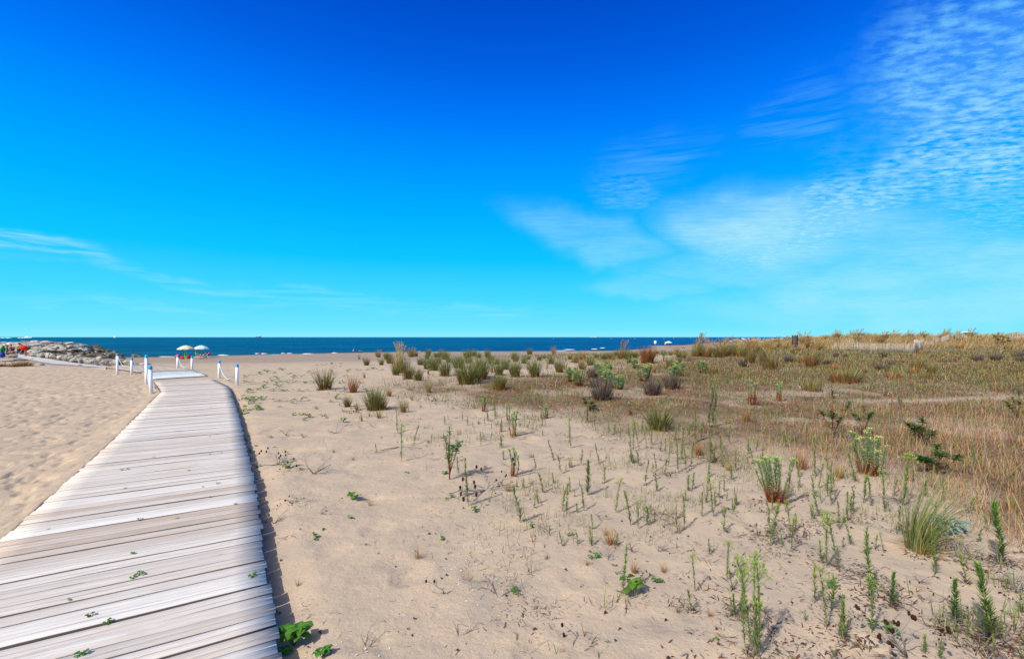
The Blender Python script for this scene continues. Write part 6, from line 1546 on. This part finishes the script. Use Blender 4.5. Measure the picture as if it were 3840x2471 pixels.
person(b, 1.5, -.2, dict(bel=(-.03, -.06, 1.06), che=(-.10, -.22, 1.20), nkb=(-.14, -.32, 1.28), nk=(-.16, -.36, 1.32), hd=(-.18, -.44, 1.38), ht=(-.2, -.46, 1.46), shL=(-.26, -.24, 1.24), elL=(-.38, -.4, 1.04), wrL=(-.42, -.52, .90), shR=(.05, -.24, 1.27), elR=(.0, -.42, 1.06), wrR=(-.15, -.52, .95)), SK3,
       'man in patterned shorts bending behind the open red umbrella', wear=[SHORTS((.14, .13, .14))])
b = G(90, 1339); e = tag(empty('beach_umbrella', b), 'bright red umbrella held tilted open by the bending man', 'umbrella', 'open beach umbrellas')
y_ = b.y/F; mb = MB(); V, Q = [], []; n, m = 16, 5; R = 13*y_
for i in range(m+1):
    for k in range(n): t = i/m*PI/2; V.append([R*math.sin(t)*math.cos(2*PI*k/n), -R*.75*math.cos(t), 35*y_+R*.72*math.sin(t)*math.sin(2*PI*k/n)])
Q = [[i*n+k, (i+1)*n+k, (i+1)*n+(k+1) % n, i*n+(k+1) % n] for i in range(m) for k in range(n)]
mb.add(np.array(V), Q, None, (.75, .03, .015)); o = mb.build('canopy', M_CLOTH, e, True); o.modifiers.new('thick', 'SOLIDIFY').thickness = .02
mb = MB(); tube(mb, [(0, 0, 33*y_), (-24*y_, -.2, 2*y_)], .02, 6, (.4, .4, .42)); mb.build('pole', M_PAINT, e)
# pushchair
b = G(80, 1331); e = tag(empty('pushchair', b), 'dark pushchair standing between the shirtless man and the red umbrella', 'pushchair'); k_ = b.y/F
mb = MB(); ball(mb, (0, 0, .72), (.40, .3, .34), (.03, .028, .03), 14, 8); mb.build('hood', M_CLOTH, e, True)
mb = MB(); box(mb, (0, 0, .45), (.5, .4, .3), (.03, .03, .035), taper=1.15); mb.build('seat', M_CLOTH, e, bevel=.03)
mb = MB(); tube(mb, [(-.25, -.3, .12), (.2, .2, .6), (.32, .3, 1.0)], .015, 6, (.3, .3, .32)); tube(mb, [(.25, -.3, .12), (-.1, .3, .4)], .015, 6, (.3, .3, .32)); mb.build('frame', M_PAINT, e)
for x, y in ((-.25, -.3), (.25, -.3), (-.25, .3), (.25, .3)):
    mb = MB(); tube(mb, [(x+.11*math.cos(t), y, .12+.11*math.sin(t)) for t in np.linspace(0, 2*PI, 14)], .018, 6, (.02, .02, .02)); mb.build('wheel', M_PAINT, e)
# beach towel, ball, post, folded umbrella
b = G(24, 1331); mb = MB(); V, C = [], []
for i in range(13):
    for j in range(5): V.append([-.2+.12*i, -.35+.17*j, .06+.035*math.sin(i*1.3+j)+.03*i]); C.append((.6, .04, .10) if i % 2 else (.72, .68, .66))
mb.add(np.array(V), [[i*5+j, (i+1)*5+j, (i+1)*5+j+1, i*5+j+1] for i in range(12) for j in range(4)], None, np.array(C))
o = tag(mb.build('towel', M_CLOTH, None, False, loc=b), 'red and white striped towel on the ground by the wooden post', 'towel'); o.modifiers.new('thick', 'SOLIDIFY').thickness = .015
b = G(50, 1326); mb = MB(); V, C = [], []
for i in range(7):
    for j in range(6): V.append([-.25+.08*i, -.52+.02*j-.03*i*.5, .15+.12*j+.03*math.sin(i*1.7)]); C.append((.70, .55, .14) if (i+j) % 3 else (.68, .66, .5))
mb.add(np.array(V), [[i*6+j, (i+1)*6+j, (i+1)*6+j+1, i*6+j+1] for i in range(6) for j in range(5)], None, np.array(C))
o = tag(mb.build('towel', M_CLOTH, None, True, loc=b), 'yellow towel draped over the knees between the two seated people', 'towel'); o.modifiers.new('thick', 'SOLIDIFY').thickness = .015
b = G(26, 1329); hh = 33/F*b.y; mb = MB(); tube(mb, [(0, 0, -.1), (0, 0, hh*.5), (.01, 0, hh)], [.10, .10, .09], 9, (.20, .15, .10)); tag(mb.build('wooden_post', M_TWIG, None, loc=b), 'stout wooden post behind the striped towel', 'post')
b = G(5, 1363); k_ = b.y/F; e = tag(empty('folded_umbrella', b), 'closed green and blue umbrella on a white pole by orange grass', 'umbrella'); e.rotation_euler = (0, .10, 0)
mb = MB(); tube(mb, [(0, 0, -.1), (0, 0, 66*k_)], .02, 8, (.75, .75, .78)); mb.build('pole', M_PAINT, e)
mb = MB(); P = [(0, 0, z*k_) for z in (22, 26, 38, 40, 52, 53, 60, 68)]; tube(mb, P[:4], [.05, .17, .13, .10], 10, (.03, .06, .42)); tube(mb, P[3:], [.10, .13, .15, .10, .03], 10, (.02, .18, .09)); mb.build('canopy', M_CLOTH, e)

# ------------------------------------------------------------------ boats, buoys
def sea_pt(px, Y): return Vector(((px-CX)/F*Y, Y, -1.45))
def hull(mb, Lh, W, H, col, bow=.25, z0=-.3):
    n = 12; V = []
    for i in range(n+1):
        t = i/n; x = (t-.5)*Lh; w = W/2*(1 if t < 1-bow else max(0.02, 1-((t-1+bow)/bow)**1.6)); sheer = H*(1+.25*max(0, t-.6))
        V += [[x-(.0 if t < .9 else .05*Lh), -w*.6, z0], [x, -w, sheer], [x, w, sheer], [x-(.0 if t < .9 else .05*Lh), w*.6, z0]]
    Q = [[i*4+k, i*4+(k+1) % 4, (i+1)*4+(k+1) % 4, (i+1)*4+k] for i in range(n) for k in range(4)]+[[3, 2, 1, 0], [n*4, n*4+1, n*4+2, n*4+3]]
    mb.add(np.array(V), Q, None, col)
Y = 1500; p = sea_pt(107, Y); k_ = Y/F; e = tag(empty('motor_yacht', p), 'white motor yacht speeding along the horizon beyond the groyne', 'yacht')
Lh = 28*k_; mb = MB(); hull(mb, Lh, 5.5, 2.6, (.82, .82, .84), .4); mb.build('hull', M_PAINT, e)
mb = MB(); box(mb, (-.06*Lh, 0, 3.5), (.5*Lh, 4.2, 1.9), (.82, .82, .84), taper=.85); box(mb, (-.10*Lh, 0, 5.0), (.28*Lh, 3.4, 1.1), (.82, .82, .84), taper=.8); mb.build('cabin', M_PAINT, e)
mb = MB(); box(mb, (-.04*Lh, 0, 3.7), (.40*Lh, 4.35, .5), (.05, .08, .10)); mb.build('window', M_PAINT, e)
mb = MB(); tube(mb, [(-.14*Lh, 0, 5.4), (-.17*Lh, 0, 7.2)], .15, 6, (.8, .8, .8)); mb.build('mast', M_PAINT, e)
mb = MB()
for px, w in ((84, 16), (72, 10), (30, 26), (10, 18)):
    q = sea_pt(px, Y); V = []
    for i in range(9): t = i/8-.5; V += [[q.x+t*w*k_, q.y-3, -1.42], [q.x+t*w*k_, q.y, -1.40+1.5*(1-4*t*t)], [q.x+t*w*k_, q.y+3, -1.42]]
    mb.add(np.array(V), [[j*3, j*3+3, j*3+4, j*3+1] for j in range(8)]+[[j*3+1, j*3+4, j*3+5, j*3+2] for j in range(8)], None, (.8, .84, .86))
tag(mb.build('foam', M_FOAM, smooth=True), 'white wake trailing behind the motor yacht', 'foam', kind='stuff')
Y = 2600; p = sea_pt(429, Y); k_ = Y/F; e = tag(empty('sailing_boat', p), 'tiny white sailing boat on the horizon', 'sailboat')
mb = MB(); hull(mb, 6*k_, 2.6, 1., (.8, .8, .82), .5); mb.build('hull', M_PAINT, e)
mb = MB(); tube(mb, [(0, 0, 0), (0, 0, 8.5*k_)], .1, 6, (.8, .8, .8)); mb.build('mast', M_PAINT, e)
mb = MB(); V = [[0, 0, 1.4], [-3.*k_, .3, 1.4], [0, 0, 8.2*k_], [.2, 0, 1.4], [2.6*k_, .3, 1.2], [.2, 0, 7*k_]]; V = V+[[a, b_+.08, c] for a, b_, c in V]
mb.add(np.array(V), None, [[0, 1, 2], [3, 5, 4], [6, 8, 7], [9, 10, 11]], (.86, .86, .88)); mb.build('sail', M_CLOTH, e)
Y = 6500; p = sea_pt(970, Y); k_ = Y/F; e = tag(empty('cargo_ship', p), 'dark cargo ship on the horizon with its bridge at one end', 'ship')
mb = MB(); hull(mb, 19*k_, 14, 2.6*k_, (.03, .06, .10), .12); mb.build('hull', M_PAINT, e)
mb = MB(); box(mb, (7.2*k_, 0, 4*k_), (1.8*k_, 12, 3*k_), (.25, .35, .42)); mb.build('bridge', M_PAINT, e)
mb = MB(); tube(mb, [(7.8*k_, 0, 4*k_), (7.8*k_, 0, 6.2*k_)], 1.2, 6, (.1, .15, .2)); mb.build('funnel', M_PAINT, e)
Y = 5000; p = sea_pt(2226, Y); k_ = Y/F; e = tag(empty('cargo_ship', p), 'low white ship on the horizon beyond the rusty clump and green spurges', 'ship')
mb = MB(); hull(mb, 26*k_, 12, 1.3*k_, (.70, .72, .70), .1); mb.build('hull', M_PAINT, e)
mb = MB(); box(mb, (8*k_, 0, 1.9*k_), (3*k_, 10, 1.2*k_), (.8, .8, .8)); mb.build('bridge', M_PAINT, e)
for px, py in ((2075, 1271), (2291, 1270.5), (2380, 1270.5), (2490, 1270), (2526, 1270), (2590, 1269), (2694, 1269)):
    q = water_at(px, py); mb = MB(); k_ = q.y/F; ball(mb, (0, 0, .2), 1.0*k_, (.75, .74, .70), 12, 8); e = tag(empty('buoy', q), 'small white buoy in the line of buoys off the beach', 'buoy', 'line of white buoys'); mb.build('float', M_PAINT, e, True)
    mb = MB(); tube(mb, [(0, 0, k_), (0, 0, 1.7*k_)], .12*k_, 6, (.6, .2, .1)); mb.build('top_mark', M_PAINT, e)
flush_labels()
# pristine prototypes that were never placed
for lst in PR.values():
    for o in lst:
        if o.name not in USED:
            for c in KIDS.get(o.name, []): bpy.data.objects.remove(c)
            bpy.data.objects.remove(o)
